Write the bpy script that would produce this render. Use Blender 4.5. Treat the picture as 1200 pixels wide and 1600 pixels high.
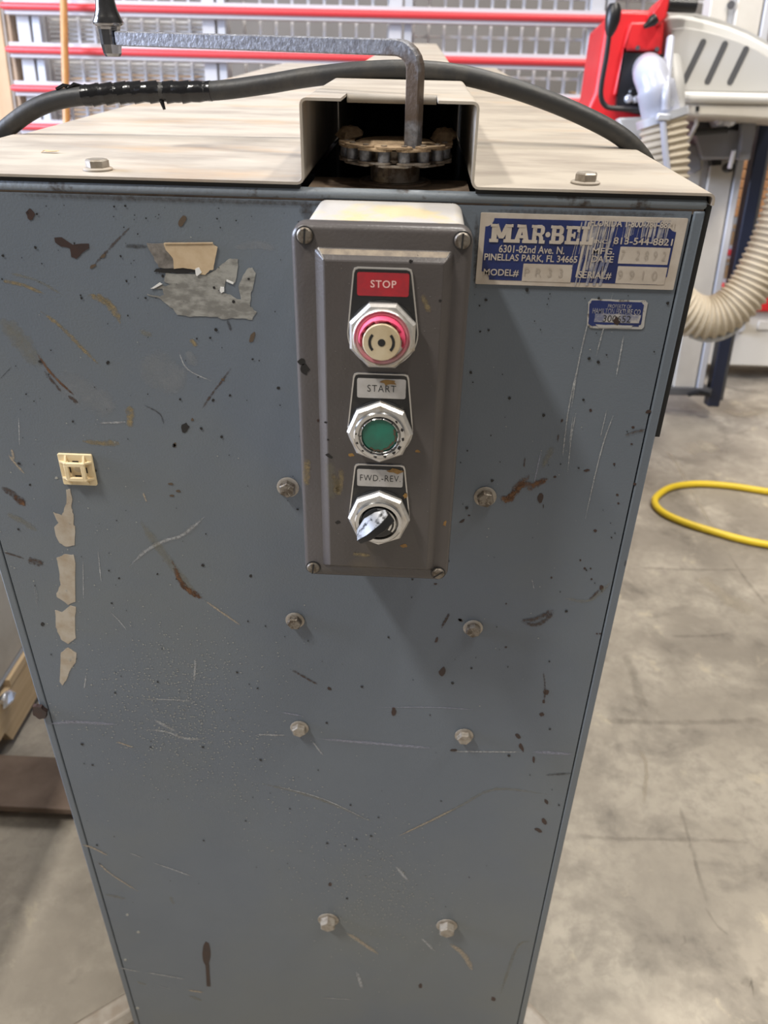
import bpy, bmesh, math, random
from mathutils import Vector, Matrix
random.seed(7)
PI = math.pi
for o in list(bpy.data.objects): bpy.data.objects.remove(o)
scene = bpy.context.scene
COL = scene.collection

# ------------------------------------------------------------------ camera
F = 1224.0; PITCH = math.radians(31.9); YAW = math.radians(1.8); ROLL = math.radians(1.28)
CAM = Vector((0, 0, 1.25))
_h = Vector((-math.sin(YAW), math.cos(YAW), 0)); _z = Vector((0, 0, 1))
FWD = _h * math.cos(PITCH) - _z * math.sin(PITCH)
_r = FWD.cross(_z).normalized(); _u = _r.cross(FWD)
RGT = _r * math.cos(ROLL) + _u * math.sin(ROLL)
UPV = _u * math.cos(ROLL) - _r * math.sin(ROLL)
cam = bpy.data.cameras.new('camera'); cob = bpy.data.objects.new('camera', cam); COL.objects.link(cob)
m = Matrix.Identity(4)
for i in range(3):
    m[i][0] = RGT[i]; m[i][1] = UPV[i]; m[i][2] = -FWD[i]; m[i][3] = CAM[i]
cob.matrix_world = m
cam.sensor_width = 36; cam.lens = F / 1600 * 36; cam.clip_start = 0.02; cam.clip_end = 100
cam.dof.use_dof = True; cam.dof.focus_distance = 0.56; cam.dof.aperture_fstop = 10.5
scene.camera = cob

# ------------------------------------------------------------------ light
w = bpy.data.worlds.new('hall'); scene.world = w; w.use_nodes = True
w.node_tree.nodes['Background'].inputs[0].default_value = (1.0, 0.97, 0.94, 1)
w.node_tree.nodes['Background'].inputs[1].default_value = 0.15
def lamp(loc, sx, sy, power, col=(1, .95, .87), aim=None):
    l = bpy.data.lights.new('high_bay_light', 'AREA'); l.shape = 'RECTANGLE'; l.size = sx; l.size_y = sy
    l.energy = power; l.color = col
    o = bpy.data.objects.new('high_bay_light', l); COL.objects.link(o); o.location = loc
    if aim is not None: o.rotation_euler = (Vector(aim) - Vector(loc)).to_track_quat('-Z', 'Y').to_euler()
    return o
lamp((-2.6, -1.15, 5.6), .35, 1.0, 310)
lamp((1.0, -0.95, 5.6), .35, 1.0, 55)
lamp((0.6, 2.4, 5.6), .4, 1.4, 105, (1, .97, .92))
lamp((2.4, 0.35, 5.6), .4, 1.4, 190, (1, .93, .83))
lamp((1.5, 3.9, 5.6), .4, 1.4, 70, (1, .97, .92))
lamp((-5.0, 1.0, 2.3), 2.6, 2.2, 600, (.66, .76, 1.0), aim=(0, .7, 1.0))      # daylight from the open dock door on the left
vs = scene.view_settings
vs.view_transform = 'Standard'; vs.look = 'None'; vs.exposure = 0.06; vs.gamma = 1.0; vs.use_curve_mapping = False

# ------------------------------------------------------------------ pixel -> place
def ray(x, y): return FWD + RGT * ((x - 600) / F) + UPV * ((800 - y) / F)
def onY(x, y, Y): r = ray(x, y); return CAM + r * (Y / r.y)
def onZ(x, y, Z): r = ray(x, y); return CAM + r * ((Z - CAM.z) / r.z)
TH = math.radians(9.8); SAW_Y = 3.2
NV = Vector((0, -math.cos(TH), math.sin(TH))); VV = Vector((0, math.sin(TH), math.cos(TH))); SO = Vector((0, SAW_Y, 0))
def S(x, y, n=0.0):
    """pixel -> (u, v) on the leaning plane of the panel saw, n metres in front of its rails"""
    r = ray(x, y); k = ((SO + NV * n - CAM).dot(NV)) / r.dot(NV); p = CAM + r * k - SO
    return p.x, p.dot(VV)

# ------------------------------------------------------------------ materials
def s2l(c): return tuple(((v / 255) / 12.92 if v / 255 <= .04045 else ((v / 255 + .055) / 1.055) ** 2.4) for v in c)
MATS = {}
def mat(name, col, rough=.5, metal=0., var=None, scale=8., detail=5., bump=0., bscale=60., ramp=(.4, .65), spec=None, coords='Object', stretch=None, var2=None, scale2=30., ramp2=(.55, .7), trans=0.):
    """principled material: colour mixed by noise to var (and var2), noise bump"""
    M = bpy.data.materials.new(name); M.use_nodes = True; nt = M.node_tree; N = nt.nodes; L = nt.links
    b = N['Principled BSDF']
    b.inputs['Base Color'].default_value = (*col, 1); b.inputs['Roughness'].default_value = rough; b.inputs['Metallic'].default_value = metal
    if spec is not None: b.inputs['Specular IOR Level'].default_value = spec
    if trans: b.inputs['Transmission Weight'].default_value = trans
    tc = N.new('ShaderNodeTexCoord'); src = tc.outputs[coords]
    if stretch:
        mp = N.new('ShaderNodeMapping'); mp.inputs['Scale'].default_value = stretch; L.new(src, mp.inputs[0]); src = mp.outputs[0]
    prev = None
    for (v, sc, rp) in ((var, scale, ramp), (var2, scale2, ramp2)):
        if v is None: continue
        n = N.new('ShaderNodeTexNoise'); n.inputs['Scale'].default_value = sc; n.inputs['Detail'].default_value = detail; n.inputs['Roughness'].default_value = .6
        L.new(src, n.inputs['Vector'])
        mr = N.new('ShaderNodeMapRange'); mr.inputs[1].default_value = rp[0]; mr.inputs[2].default_value = rp[1]; L.new(n.outputs['Fac'], mr.inputs[0])
        mx = N.new('ShaderNodeMix'); mx.data_type = 'RGBA'; L.new(mr.outputs[0], mx.inputs[0])
        if prev is None: mx.inputs[6].default_value = (*col, 1)
        else: L.new(prev, mx.inputs[6])
        mx.inputs[7].default_value = (*v, 1); prev = mx.outputs[2]
    if prev is not None: L.new(prev, b.inputs['Base Color'])
    if bump:
        n = N.new('ShaderNodeTexNoise'); n.inputs['Scale'].default_value = bscale; n.inputs['Detail'].default_value = 3; L.new(src, n.inputs['Vector'])
        bp = N.new('ShaderNodeBump'); bp.inputs['Strength'].default_value = bump; bp.inputs['Distance'].default_value = .002
        L.new(n.outputs['Fac'], bp.inputs['Height']); L.new(bp.outputs[0], b.inputs['Normal'])
    MATS[name] = M; return M
def decal(name, col, rough=.6, lo=.42, hi=.6, scale=220., edge=1., opacity=1., col2=None):
    """worn film: breaks up by noise and fades at the edges of the stroke (UV)"""
    M = mat(name, col, rough, var=col2, scale=150.); nt = M.node_tree; N = nt.nodes; L = nt.links; b = N['Principled BSDF']
    tc = N.new('ShaderNodeTexCoord'); n = N.new('ShaderNodeTexNoise'); n.inputs['Scale'].default_value = scale; n.inputs['Detail'].default_value = 5; n.inputs['Roughness'].default_value = .65
    L.new(tc.outputs['Object'], n.inputs['Vector'])
    sep = N.new('ShaderNodeSeparateXYZ'); L.new(tc.outputs['UV'], sep.inputs[0])
    # 1-(2v-1)^2 across the stroke, fade along its ends
    def tri(sock, k):
        a = N.new('ShaderNodeMath'); a.operation = 'MULTIPLY_ADD'; a.inputs[1].default_value = 2; a.inputs[2].default_value = -1; L.new(sock, a.inputs[0])
        c = N.new('ShaderNodeMath'); c.operation = 'ABSOLUTE'; L.new(a.outputs[0], c.inputs[0])
        d = N.new('ShaderNodeMath'); d.operation = 'POWER'; d.inputs[1].default_value = k; L.new(c.outputs[0], d.inputs[0])
        e = N.new('ShaderNodeMath'); e.operation = 'SUBTRACT'; e.inputs[0].default_value = 1; L.new(d.outputs[0], e.inputs[1]); return e.outputs[0]
    p = N.new('ShaderNodeMath'); p.operation = 'MULTIPLY'; L.new(tri(sep.outputs[1], 2.5), p.inputs[0]); L.new(tri(sep.outputs[0], 6), p.inputs[1])
    q = N.new('ShaderNodeMath'); q.operation = 'MULTIPLY_ADD'; q.inputs[1].default_value = .45 * edge; q.inputs[2].default_value = -.45 * edge; L.new(p.outputs[0], q.inputs[0])
    ad = N.new('ShaderNodeMath'); ad.operation = 'ADD'; L.new(n.outputs['Fac'], ad.inputs[0]); L.new(q.outputs[0], ad.inputs[1])
    mr = N.new('ShaderNodeMapRange'); mr.inputs[1].default_value = lo; mr.inputs[2].default_value = hi; mr.inputs[4].default_value = opacity; L.new(ad.outputs[0], mr.inputs[0])
    L.new(mr.outputs[0], b.inputs['Alpha'])
    return M

slate = mat('slate_paint', (.118, .141, .172), .40, var=(.133, .157, .186), scale=5, bump=.10, bscale=650, var2=(.142, .158, .162), scale2=2.3, ramp2=(.5, .72))
slate_worn = mat('slate_paint_worn', (.17, .195, .22), .45, var=(.05, .04, .035), scale=45, ramp=(.58, .66), bump=.15, bscale=300, var2=(.33, .33, .32), scale2=70, ramp2=(.68, .72))
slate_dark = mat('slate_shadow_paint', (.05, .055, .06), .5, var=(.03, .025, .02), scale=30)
cream_top = mat('cream_dusty_paint', (.42, .375, .315), .6, var=(.25, .212, .178), scale=8, stretch=(1.1, 2.6, 1), ramp=(.42, .72), bump=.08, bscale=90, var2=(.40, .275, .165), scale2=4.6, ramp2=(.56, .76))
steel = mat('scuffed_steel', (.27, .275, .30), .42, metal=.6, var=(.17, .17, .185), scale=330, ramp=(.42, .62), bump=.2, bscale=420, var2=(.125, .092, .07), scale2=17, ramp2=(.56, .64))
steel_old = mat('brown_grimy_steel', (.33, .29, .25), .5, metal=.6, var=(.14, .10, .07), scale=110, ramp=(.42, .6), bump=.4, bscale=300, var2=(.45, .36, .25), scale2=60, ramp2=(.6, .7))
chrome = mat('bright_chrome', (.56, .56, .56), .16, metal=1., var=(.38, .37, .35), scale=90, ramp=(.55, .75))
dark_chrome = mat('worn_dark_chrome', (.30, .30, .31), .18, metal=1., var=(.16, .155, .15), scale=60, stretch=(1, 1, .3), ramp=(.45, .65))
zinc = mat('dull_zinc', (.62, .60, .57), .38, metal=.75, var=(.50, .44, .36), scale=120, ramp=(.5, .68), bump=.08, bscale=300)
bolt_zinc = mat('dusty_bolt_zinc', (.36, .325, .28), .45, metal=.5, var=(.25, .215, .175), scale=140, ramp=(.45, .65))
zinc_dark = mat('grimy_zinc', (.22, .195, .165), .45, metal=.6, var=(.10, .08, .06), scale=240, ramp=(.45, .6), bump=.2, bscale=400)
sawdust = mat('packed_sawdust', (.36, .26, .16), .95, var=(.24, .165, .10), scale=160, bump=.8, bscale=220)
grime = mat('brown_grime', (.15, .105, .075), .75, var=(.27, .20, .14), scale=40, bump=.4, bscale=160, var2=(.10, .12, .14), scale2=25, ramp2=(.6, .66))
black_gap = mat('gap_shade_and_gasket', (.012, .012, .012), .7)  # near-black for shaded gaps and openings, and for the nut gaskets
box_gray = mat('taupe_enamel', (.078, .069, .066), .34, var=(.070, .062, .060), scale=20, bump=.10, bscale=500, var2=(.12, .10, .075), scale2=9, ramp2=(.66, .76), spec=.5)
box_back = mat('grey_enamel_dusty', (.42, .40, .38), .5, var=(.50, .42, .26), scale=22, ramp=(.5, .62), bump=.1, bscale=200)
black_plate = mat('black_plate', (.013, .013, .014), .42, var=(.03, .028, .025), scale=80, ramp=(.55, .7))
plate_rim = mat('bare_metal_rim', (.62, .60, .57), .35, metal=.7)
red_label = mat('red_label', (.40, .018, .028), .5, var=(.32, .02, .03), scale=200)
white_label = mat('white_label', (.52, .50, .48), .5, var=(.43, .41, .38), scale=60)
pink_ink = mat('pale_pink_ink', (.80, .50, .46), .6)
black_ink = mat('black_ink', (.02, .02, .02), .6)
pink_plastic = mat('broken_pink_plastic', (.82, .14, .24), .45, var=(.70, .07, .16), scale=70)
pink_ring = mat('faded_pink_ring', (.60, .20, .24), .45, var=(.50, .32, .32), scale=60)
cream_plastic = mat('cream_plastic', (.60, .51, .35), .42, var=(.48, .38, .23), scale=45)
nylon = mat('cream_nylon', (.78, .64, .40), .45, var=(.70, .55, .32), scale=70)
green_lens = mat('green_plastic', (.018, .17, .115), .38, var=(.025, .12, .085), scale=60)
navy = mat('navy_print', (.014, .028, .135), .42, var=(.010, .018, .085), scale=40)
plate_alu = mat('dull_aluminium_plate', (.50, .445, .385), .5, metal=.1, var=(.43, .37, .31), scale=70, var2=(.20, .14, .09), scale2=28, ramp2=(.69, .74))
plate_scr = mat('scraped_aluminium', (.40, .38, .37), .45, metal=.1, var=(.16, .17, .25), scale=160, ramp=(.42, .6))
tag_alu = mat('worn_tag_foil', (.45, .44, .43), .4, metal=.3, var=(.16, .14, .12), scale=120, ramp=(.52, .6))
rubber = mat('dusty_black_rubber', (.022, .022, .022), .5, var=(.055, .049, .040), scale=30, ramp=(.52, .75), bump=.15, bscale=200)
tape = mat('glossy_black_tape', (.008, .008, .009), .22, bump=.35, bscale=110)
paper = mat('brown_paper', (.52, .40, .26), .8, var=(.46, .34, .21), scale=120)
paper_gray = mat('torn_grey_paper', (.30, .295, .27), .8, var=(.17, .165, .15), scale=90, stretch=(1, 1, 2.2), ramp=(.42, .6), var2=(.05, .16, .20), scale2=45, ramp2=(.66, .72))
paper_dark = mat('soiled_paper', (.21, .19, .17), .8, var=(.09, .08, .07), scale=110)
paper_white = mat('white_torn_edge', (.68, .68, .66), .8)
adhesive = mat('old_tape_residue', (.45, .40, .33), .75, var=(.36, .29, .21), scale=60, var2=(.24, .14, .085), scale2=45, ramp2=(.68, .74))
chip = mat('chipped_primer_brown', (.040, .018, .013), .5, var=(.028, .016, .014), scale=80)
chip_tan = mat('chipped_brown', (.085, .058, .036), .6)
speck = mat('black_speck', (.010, .009, .009), .5)
speck_l = mat('pale_speck', (.34, .34, .31), .6)
floor_m = None
conc_crack = mat('floor_crack', (.20, .175, .15), .9)
hose_y = mat('yellow_rubber', (.72, .52, .025), .42)
red_paint = mat('red_paint', (.62, .018, .022), .38, var=(.55, .016, .02), scale=9)
red_rail = mat('red_rail_plastic', (.62, .045, .05), .45)
white_paint = mat('white_machine_paint', (.74, .73, .70), .4)
lt_gray = mat('light_grey_cover', (.50, .49, .47), .45)
cream_paint = mat('ivory_machine_paint', (.62, .585, .52), .45, var=(.55, .51, .45), scale=5)
alu = mat('anodised_aluminium', (.66, .68, .74), .35, metal=.5)
alu_lt = mat('pale_extrusion', (.52, .52, .54), .45)
mid_gray = mat('mid_grey_casting', (.24, .24, .25), .45)
dark_gray = mat('dark_grey_casting', (.085, .085, .09), .45)
black_pl = mat('black_plastic', (.012, .012, .013), .35)
navy_bar = mat('blue_black_bar', (.012, .016, .034), .35)
elbow_m = mat('pale_lilac_plastic', (.44, .455, .53), .3)
hose_m = mat('beige_corrugated_plastic', (.56, .49, .385), .5, var=(.48, .42, .33), scale=9)
grey_cable = mat('grey_cable_jacket', (.42, .43, .45), .4)
grid_m = mat('pale_grid_plastic', (.66, .65, .65), .45)
grid_back = mat('grey_backing_board', (.30, .275, .265), .7, var=(.40, .38, .38), scale=1.6, ramp=(.4, .6), var2=(.36, .27, .19), scale2=2.6, ramp2=(.58, .66))
wood_tan = mat('tan_plywood', (.52, .36, .21), .65, var=(.45, .30, .17), scale=6, stretch=(6, 6, .5))
wood_brn = mat('brown_board', (.40, .285, .19), .65, var=(.33, .23, .15), scale=6, stretch=(6, 6, .5))
pine = mat('fresh_pine', (.66, .48, .28), .6, var=(.56, .39, .21), scale=9, stretch=(8, .8, 8), bump=.1, bscale=40)
stick = mat('varnished_wood', (.50, .255, .085), .4, var=(.40, .19, .06), scale=12, stretch=(8, 8, .6))
plank_m = mat('orange_brown_wood', (.42, .205, .085), .6, var=(.34, .16, .06), scale=8, stretch=(.6, 6, 6))
sheet_m = mat('pale_particle_board', (.50, .44, .355), .7, var=(.44, .38, .30), scale=14)
old_brown = mat('weathered_brown_board', (.105, .072, .052), .8, var=(.165, .118, .088), scale=9, bump=.2, bscale=60)
wall_m = mat('wall_paint', (.21, .19, .168), .8, var=(.26, .235, .21), scale=1.2)
carton = mat('brown_cardboard', (.36, .24, .14), .8, var=(.31, .20, .115), scale=5)
foil = mat('crumpled_foil', (.80, .80, .82), .2, metal=.8, bump=.5, bscale=120)

smear_y = decal('yellow_glue_smear', (.31, .235, .115), .55, .20, .66, 340, opacity=.85, col2=(.22, .175, .10))
smear_r = decal('rust_smear', (.16, .075, .030), .7, .25, .60, 340, col2=(.075, .032, .014))
smear_b = decal('brown_smear', (.066, .042, .031), .6, .27, .60, 380, opacity=.9)
smear_g = decal('grey_dust_film', (.27, .285, .30), .7, .10, .85, 150, opacity=.6)
smear_o = decal('ochre_film', (.235, .215, .15), .6, .12, .85, 260, opacity=.55)
scr_w = decal('pale_scratch', (.46, .47, .48), .6, .16, .62, 420, opacity=.85, col2=(.30, .30, .30))
scr_l = decal('lilac_scratch', (.32, .33, .41), .6, .06, .6, 300, opacity=.7)
scr_t = decal('tan_scratch', (.42, .35, .26), .6, .14, .62, 420, opacity=.85)
scr_d = decal('dark_scratch', (.035, .03, .028), .6, .12, .60, 300, opacity=.6)
grime_film = decal('black_grime_film', (.040, .030, .023), .6, .20, .75, 380, opacity=.8)
floor_dirt = decal('floor_dark_stain', (.15, .13, .105), .9, .24, .95, 26, opacity=.45)
floor_pale = decal('floor_pale_stain', (.44, .385, .30), .9, .18, .65, 22, opacity=.7)

# concrete floor
def make_floor_mat():
    M = bpy.data.materials.new('worn_concrete'); M.use_nodes = True; nt = M.node_tree; N = nt.nodes; L = nt.links; b = N['Principled BSDF']
    tc = N.new('ShaderNodeTexCoord')
    prev = None; base = (.345, .305, .248)
    for v, sc, r0, r1 in (((.225, .198, .162), 1.6, .40, .62), ((.44, .395, .325), 4.5, .46, .66), ((.185, .162, .132), 6.5, .52, .66), ((.27, .238, .196), 40., .45, .75), ((.50, .435, .325), 9., .62, .72)):
        n = N.new('ShaderNodeTexNoise'); n.inputs['Scale'].default_value = sc; n.inputs['Detail'].default_value = 7; n.inputs['Roughness'].default_value = .62; n.inputs['Distortion'].default_value = .3
        L.new(tc.outputs['Object'], n.inputs['Vector'])
        mr = N.new('ShaderNodeMapRange'); mr.inputs[1].default_value = r0; mr.inputs[2].default_value = r1; L.new(n.outputs['Fac'], mr.inputs[0])
        mx = N.new('ShaderNodeMix'); mx.data_type = 'RGBA'; L.new(mr.outputs[0], mx.inputs[0]); mx.inputs[7].default_value = (*v, 1)
        if prev is None: mx.inputs[6].default_value = (*base, 1)
        else: L.new(prev, mx.inputs[6])
        prev = mx.outputs[2]
    L.new(prev, b.inputs['Base Color']); b.inputs['Roughness'].default_value = .55
    n = N.new('ShaderNodeTexNoise'); n.inputs['Scale'].default_value = 70; L.new(tc.outputs['Object'], n.inputs['Vector'])
    bp = N.new('ShaderNodeBump'); bp.inputs['Strength'].default_value = .12; bp.inputs['Distance'].default_value = .003; L.new(n.outputs['Fac'], bp.inputs['Height']); L.new(bp.outputs[0], b.inputs['Normal'])
    return M
floor_m = make_floor_mat()

# ------------------------------------------------------------------ mesh helpers
class MB:
    def __init__(s): s.v = []; s.f = []; s.uv = {}
    def add(s, vs, fs, uvs=None):
        b = len(s.v); s.v += [tuple(p) for p in vs]
        for f in fs:
            s.f.append(tuple(i + b for i in f))
        if uvs:
            for i, t in enumerate(uvs): s.uv[b + i] = t
        return s
    def box(s, x0, x1, y0, y1, z0, z1):
        x0, x1 = min(x0, x1), max(x0, x1); y0, y1 = min(y0, y1), max(y0, y1); z0, z1 = min(z0, z1), max(z0, z1)
        return s.add([(x0,y0,z0),(x1,y0,z0),(x1,y1,z0),(x0,y1,z0),(x0,y0,z1),(x1,y0,z1),(x1,y1,z1),(x0,y1,z1)],
                     [(0,3,2,1),(4,5,6,7),(0,1,5,4),(1,2,6,5),(2,3,7,6),(3,0,4,7)])
    def loft(s, loops, cap0=True, cap1=True, close=False):
        n = len(loops[0]); b = len(s.v); vs = [p for l in loops for p in l]; fs = []
        R = len(loops)
        for j in range(R if close else R - 1):
            k = (j + 1) % R
            for i in range(n):
                i2 = (i + 1) % n; fs.append((j*n+i, j*n+i2, k*n+i2, k*n+i))
        if not close:
            if cap0: fs.append(tuple(reversed(range(n))))
            if cap1: fs.append(tuple((R-1)*n + i for i in range(n)))
        return s.add(vs, fs)
    def prism(s, pts, fn, d0, d1):
        """outline pts (a,b) placed by fn(a,b,d) at depth d0 (back) and d1 (front)"""
        return s.loft([[fn(a, b, d0) for a, b in pts], [fn(a, b, d1) for a, b in pts]])
    def tube(s, path, r, seg=14, cap=True):
        path = [Vector(p) for p in path]; n = len(path)
        rs = r if isinstance(r, (list, tuple)) else [r] * n
        t = [(path[min(i+1, n-1)] - path[max(i-1, 0)]).normalized() for i in range(n)]
        up = Vector((0, 0, 1)) if abs(t[0].z) < .9 else Vector((1, 0, 0))
        a = t[0].cross(up).normalized(); loops = []
        for i in range(n):
            a = (a - t[i] * a.dot(t[i])).normalized(); b = t[i].cross(a)
            loops.append([path[i] + (a * math.cos(2*PI*k/seg) + b * math.sin(2*PI*k/seg)) * rs[i] for k in range(seg)])
        return s.loft(loops, cap, cap)
    def lathe(s, prof, c, axis='z', seg=24, phase=0., flip=1):
        """prof: (radius, height) pairs along axis from c"""
        c = Vector(c); loops = []
        for r, h in prof:
            l = []
            for k in range(seg):
                a = 2*PI*k/seg + phase; x, y = r*math.cos(a), r*math.sin(a)
                if axis == 'z': l.append(c + Vector((x, y, h)))
                elif axis == 'y': l.append(c + Vector((x, -h, y)))      # height towards the viewer (-Y)
                else: l.append(c + Vector((h, x, y)))
            loops.append(l)
        return s.loft(loops)
    def build(s, name, material, parent=None, smooth=False, angle=35, bevel=0):
        me = bpy.data.meshes.new(name); me.from_pydata(s.v, [], s.f); me.validate()
        if s.uv:
            ul = me.uv_layers.new(name='UVMap')
            for lp in me.loops: ul.data[lp.index].uv = s.uv.get(lp.vertex_index, (.5, .5))
        bm = bmesh.new(); bm.from_mesh(me); bmesh.ops.recalc_face_normals(bm, faces=bm.faces)
        bm.to_mesh(me); bm.free()
        me.materials.append(material)
        if smooth or bevel:
            for p in me.polygons: p.use_smooth = True
            me.set_sharp_from_angle(angle=math.radians(angle))
        o = bpy.data.objects.new(name, me); COL.objects.link(o)
        if parent is not None: o.parent = parent
        if bevel:
            md = o.modifiers.new('bevel', 'BEVEL'); md.width = bevel; md.segments = 2; md.limit_method = 'ANGLE'; md.angle_limit = math.radians(40)
        return o
def tag(o, label, cat, group=None):
    o['label'] = label; o['category'] = cat
    if group: o['group'] = group
    return o
def empty(name, loc=(0, 0, 0)):
    o = bpy.data.objects.new(name, None); COL.objects.link(o); o.location = loc; o.empty_display_size = .05; return o
def under(o, parent):
    """parent o (built in world coordinates) to an Empty with a location"""
    o.parent = parent; o.matrix_parent_inverse = parent.matrix_basis.inverted(); return o
def struct(o): o['kind'] = 'structure'; return o
def stuff(o): o['kind'] = 'stuff'; return o
def rrect(x0, x1, z0, z1, r, seg=5):
    pts = []
    for cx, cz, a0 in ((x1-r, z1-r, 0), (x0+r, z1-r, 90), (x0+r, z0+r, 180), (x1-r, z0+r, 270)):
        for k in range(seg + 1):
            a = math.radians(a0 + 90*k/seg); pts.append((cx + r*math.cos(a), cz + r*math.sin(a)))
    return pts
def catmull(pts, n=8):
    pts = [Vector(p) for p in pts]; out = []
    P = [pts[0]*2 - pts[1]] + pts + [pts[-1]*2 - pts[-2]]
    for i in range(1, len(P) - 2):
        for k in range(n):
            t = k / n; a, b, c, d = P[i-1], P[i], P[i+1], P[i+2]
            out.append(.5*((2*b) + (c-a)*t + (2*a-5*b+4*c-d)*t*t + (3*b-a-3*c+d)*t*t*t))
    out.append(pts[-1]); return out
def text_mesh(body, x0, x1, z0, z1, Y, offset=0., extrude=.0001, shear=0., spacing=1.):
    """built-in lettering fitted into a box on a plane facing -Y"""
    cu = bpy.data.curves.new('lettering', 'FONT'); cu.body = body; cu.offset = offset; cu.shear = shear; cu.space_character = spacing; cu.resolution_u = 3
    o = bpy.data.objects.new('lettering', cu); COL.objects.link(o)
    dg = bpy.context.evaluated_depsgraph_get(); me = bpy.data.meshes.new_from_object(o.evaluated_get(dg))
    bpy.data.objects.remove(o); bpy.data.curves.remove(cu)
    xs = [v.co.x for v in me.vertices]; ys = [v.co.y for v in me.vertices]
    a0, a1, b0, b1 = min(xs), max(xs), min(ys), max(ys)
    mb = MB()
    vs = [(x0 + (v.co.x-a0)/(a1-a0)*(x1-x0), Y, z0 + (v.co.y-b0)/(b1-b0)*(z1-z0)) for v in me.vertices]
    mb.add(vs, [tuple(p.vertices) for p in me.polygons]); bpy.data.meshes.remove(me)
    return mb

# ================================================================== SETTING
floor = struct(MB().box(-8, 8, -4, 9, -.1, 0).build('floor', floor_m))
wall = struct(MB().box(-8, 8, 5.6, 5.75, 0, 6.2).build('wall_back', wall_m))

def floor_stroke(name, pts, wid, m, z=.0006):
    P = catmull([onZ(x, y, z) for x, y in pts], 6); mb = MB(); vs = []; uv = []; n = len(P)
    for i, p in enumerate(P):
        t = (P[min(i+1, n-1)] - P[max(i-1, 0)]).normalized(); s_ = Vector((-t.y, t.x, 0))
        ww = wid * (.7 + .6*random.random()) / 2
        vs += [p + s_*ww, p - s_*ww]; uv += [(i/(n-1), 0), (i/(n-1), 1)]
    mb.add(vs, [(2*i, 2*i+1, 2*i+3, 2*i+2) for i in range(n-1)], uv)
    # three columns so that the fade across works
    o = mb.build(name, m, floor); return o
for pts, wd, m_ in (
    ([(985, 886), (1080, 890), (1200, 890)], .016, floor_dirt), ([(1040, 993), (1090, 994), (1140, 990)], .014, floor_dirt),
    ([(925, 1124), (1000, 1128), (1100, 1128), (1210, 1124)], .022, floor_dirt), ([(888, 1305), (960, 1310), (1060, 1312), (1190, 1316)], .012, floor_dirt),
    ([(975, 1020), (992, 1060), (1008, 1120)], .028, floor_dirt), ([(1060, 1250), (1082, 1330), (1108, 1425)], .012, floor_dirt),
    ([(1100, 1415), (1120, 1445), (1140, 1462)], .006, floor_dirt), ([(1135, 860), (1165, 905), (1205, 955)], .012, floor_dirt),
    ([(1040, 700), (1060, 730), (1100, 800), (1140, 860)], .02, floor_pale), ([(1068, 705), (1095, 698), (1125, 700)], .10, floor_pale),
    ([(1160, 1525), (1180, 1540), (1196, 1515)], .03, floor_dirt), ([(1068, 1460), (1070, 1472), (1060, 1480)], .006, floor_dirt),
    ([(1000, 1170), (1010, 1200), (1005, 1260)], .012, floor_pale), ([(1095, 900), (1130, 930), (1180, 960)], .06, floor_pale),
    ([(1130, 640), (1160, 648), (1200, 640)], .05, floor_pale), ([(1120, 600), (1160, 610), (1200, 612)], .06, floor_dirt)):
    floor_stroke('floor_mark', pts, wd, m_)

# ================================================================== TRIMMING MACHINE
PY = .517                       # front plane
XL, XR = -.3375, .1785          # outside of the body
ZT = 1.1555; ZB = .09           # top of the front sheet, bottom
END = 2.215
mach = empty('trimming_machine', ((XL+XR)/2, (PY+END)/2, 0))
tag(mach, 'slate blue steel cabinet machine with dusty cream lid, crank arm and chain sprocket', 'machine')
def part(mb, name, material, parent=None, **k):
    o = mb.build(name, material, None, **k)
    if parent is None: under(o, mach)
    else:
        o.parent = parent; o.matrix_parent_inverse = parent.matrix_world.inverted() if parent.parent is None else (parent.parent.matrix_basis @ parent.matrix_parent_inverse).inverted()
        # parts carry identity basis: sub-parts stay in world coordinates
        o.matrix_parent_inverse = Matrix.Identity(4)
    return o
FL = .0072                       # flange width
front = part(MB().box(XL+FL+.0012, XR-FL-.0012, PY, PY+.002, ZB, ZT-.0003), 'front_panel', slate)
front['label'] = 'slate blue front sheet with chips, scratches and rust smears'
for x0, x1 in ((XL, XL+FL), (XR-FL, XR)):
    part(MB().box(x0, x1, PY-.0002, PY+.02, ZB, ZT), 'front_flange', slate, bevel=.0012)
part(MB().box(XL, XL+.002, PY+.0202, END, ZB, ZT), 'side_panel', slate)
part(MB().box(XR-.002, XR, PY+.0202, END, ZB, ZT), 'side_panel', slate)
part(MB().box(XL, XR, END+.0002, END+.002, ZB, ZT), 'back_panel', slate)
part(MB().box(XL+.002, XR-.002, PY+.021, END-.001, ZB, ZB+.004), 'bottom_panel', slate_dark)
# rolled bead along the top of the front sheet
bead = []
for x in (XL, XL+.0015, XR-.0015, XR):
    k = .0036 if XL < x < XR else .0027
    bead.append([Vector((x, PY-.0004 + .0042 + k*1.15*math.cos(a), 1.1592 + k*math.sin(a))) for a in [2*PI*j/16 for j in range(16)]])
part(MB().loft(bead), 'top_bead', slate_worn, smooth=True)
part(MB().box(XL+.001, XR-.001, PY+.0012, PY+.006, 1.1535, 1.1565), 'bead_seam', grime)
# grime in the corner below the bead
shelf_dust = mat('brown_dusty_shelf', (.27, .20, .14), .85, var=(.12, .085, .06), scale=45, ramp=(.45, .6), bump=.3, bscale=160)
# shelf under the sprocket
part(MB().box(-.0705, .0335, PY+.004, .578, 1.157, 1.1600), 'sprocket_shelf', shelf_dust)
part(MB().box(-.090, -.0715, .58, .95, 1.10, 1.1615), 'inner_rail', slate_dark); part(MB().box(.0345, .053, .58, .95, 1.10, 1.1615), 'inner_rail', slate_dark)

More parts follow.
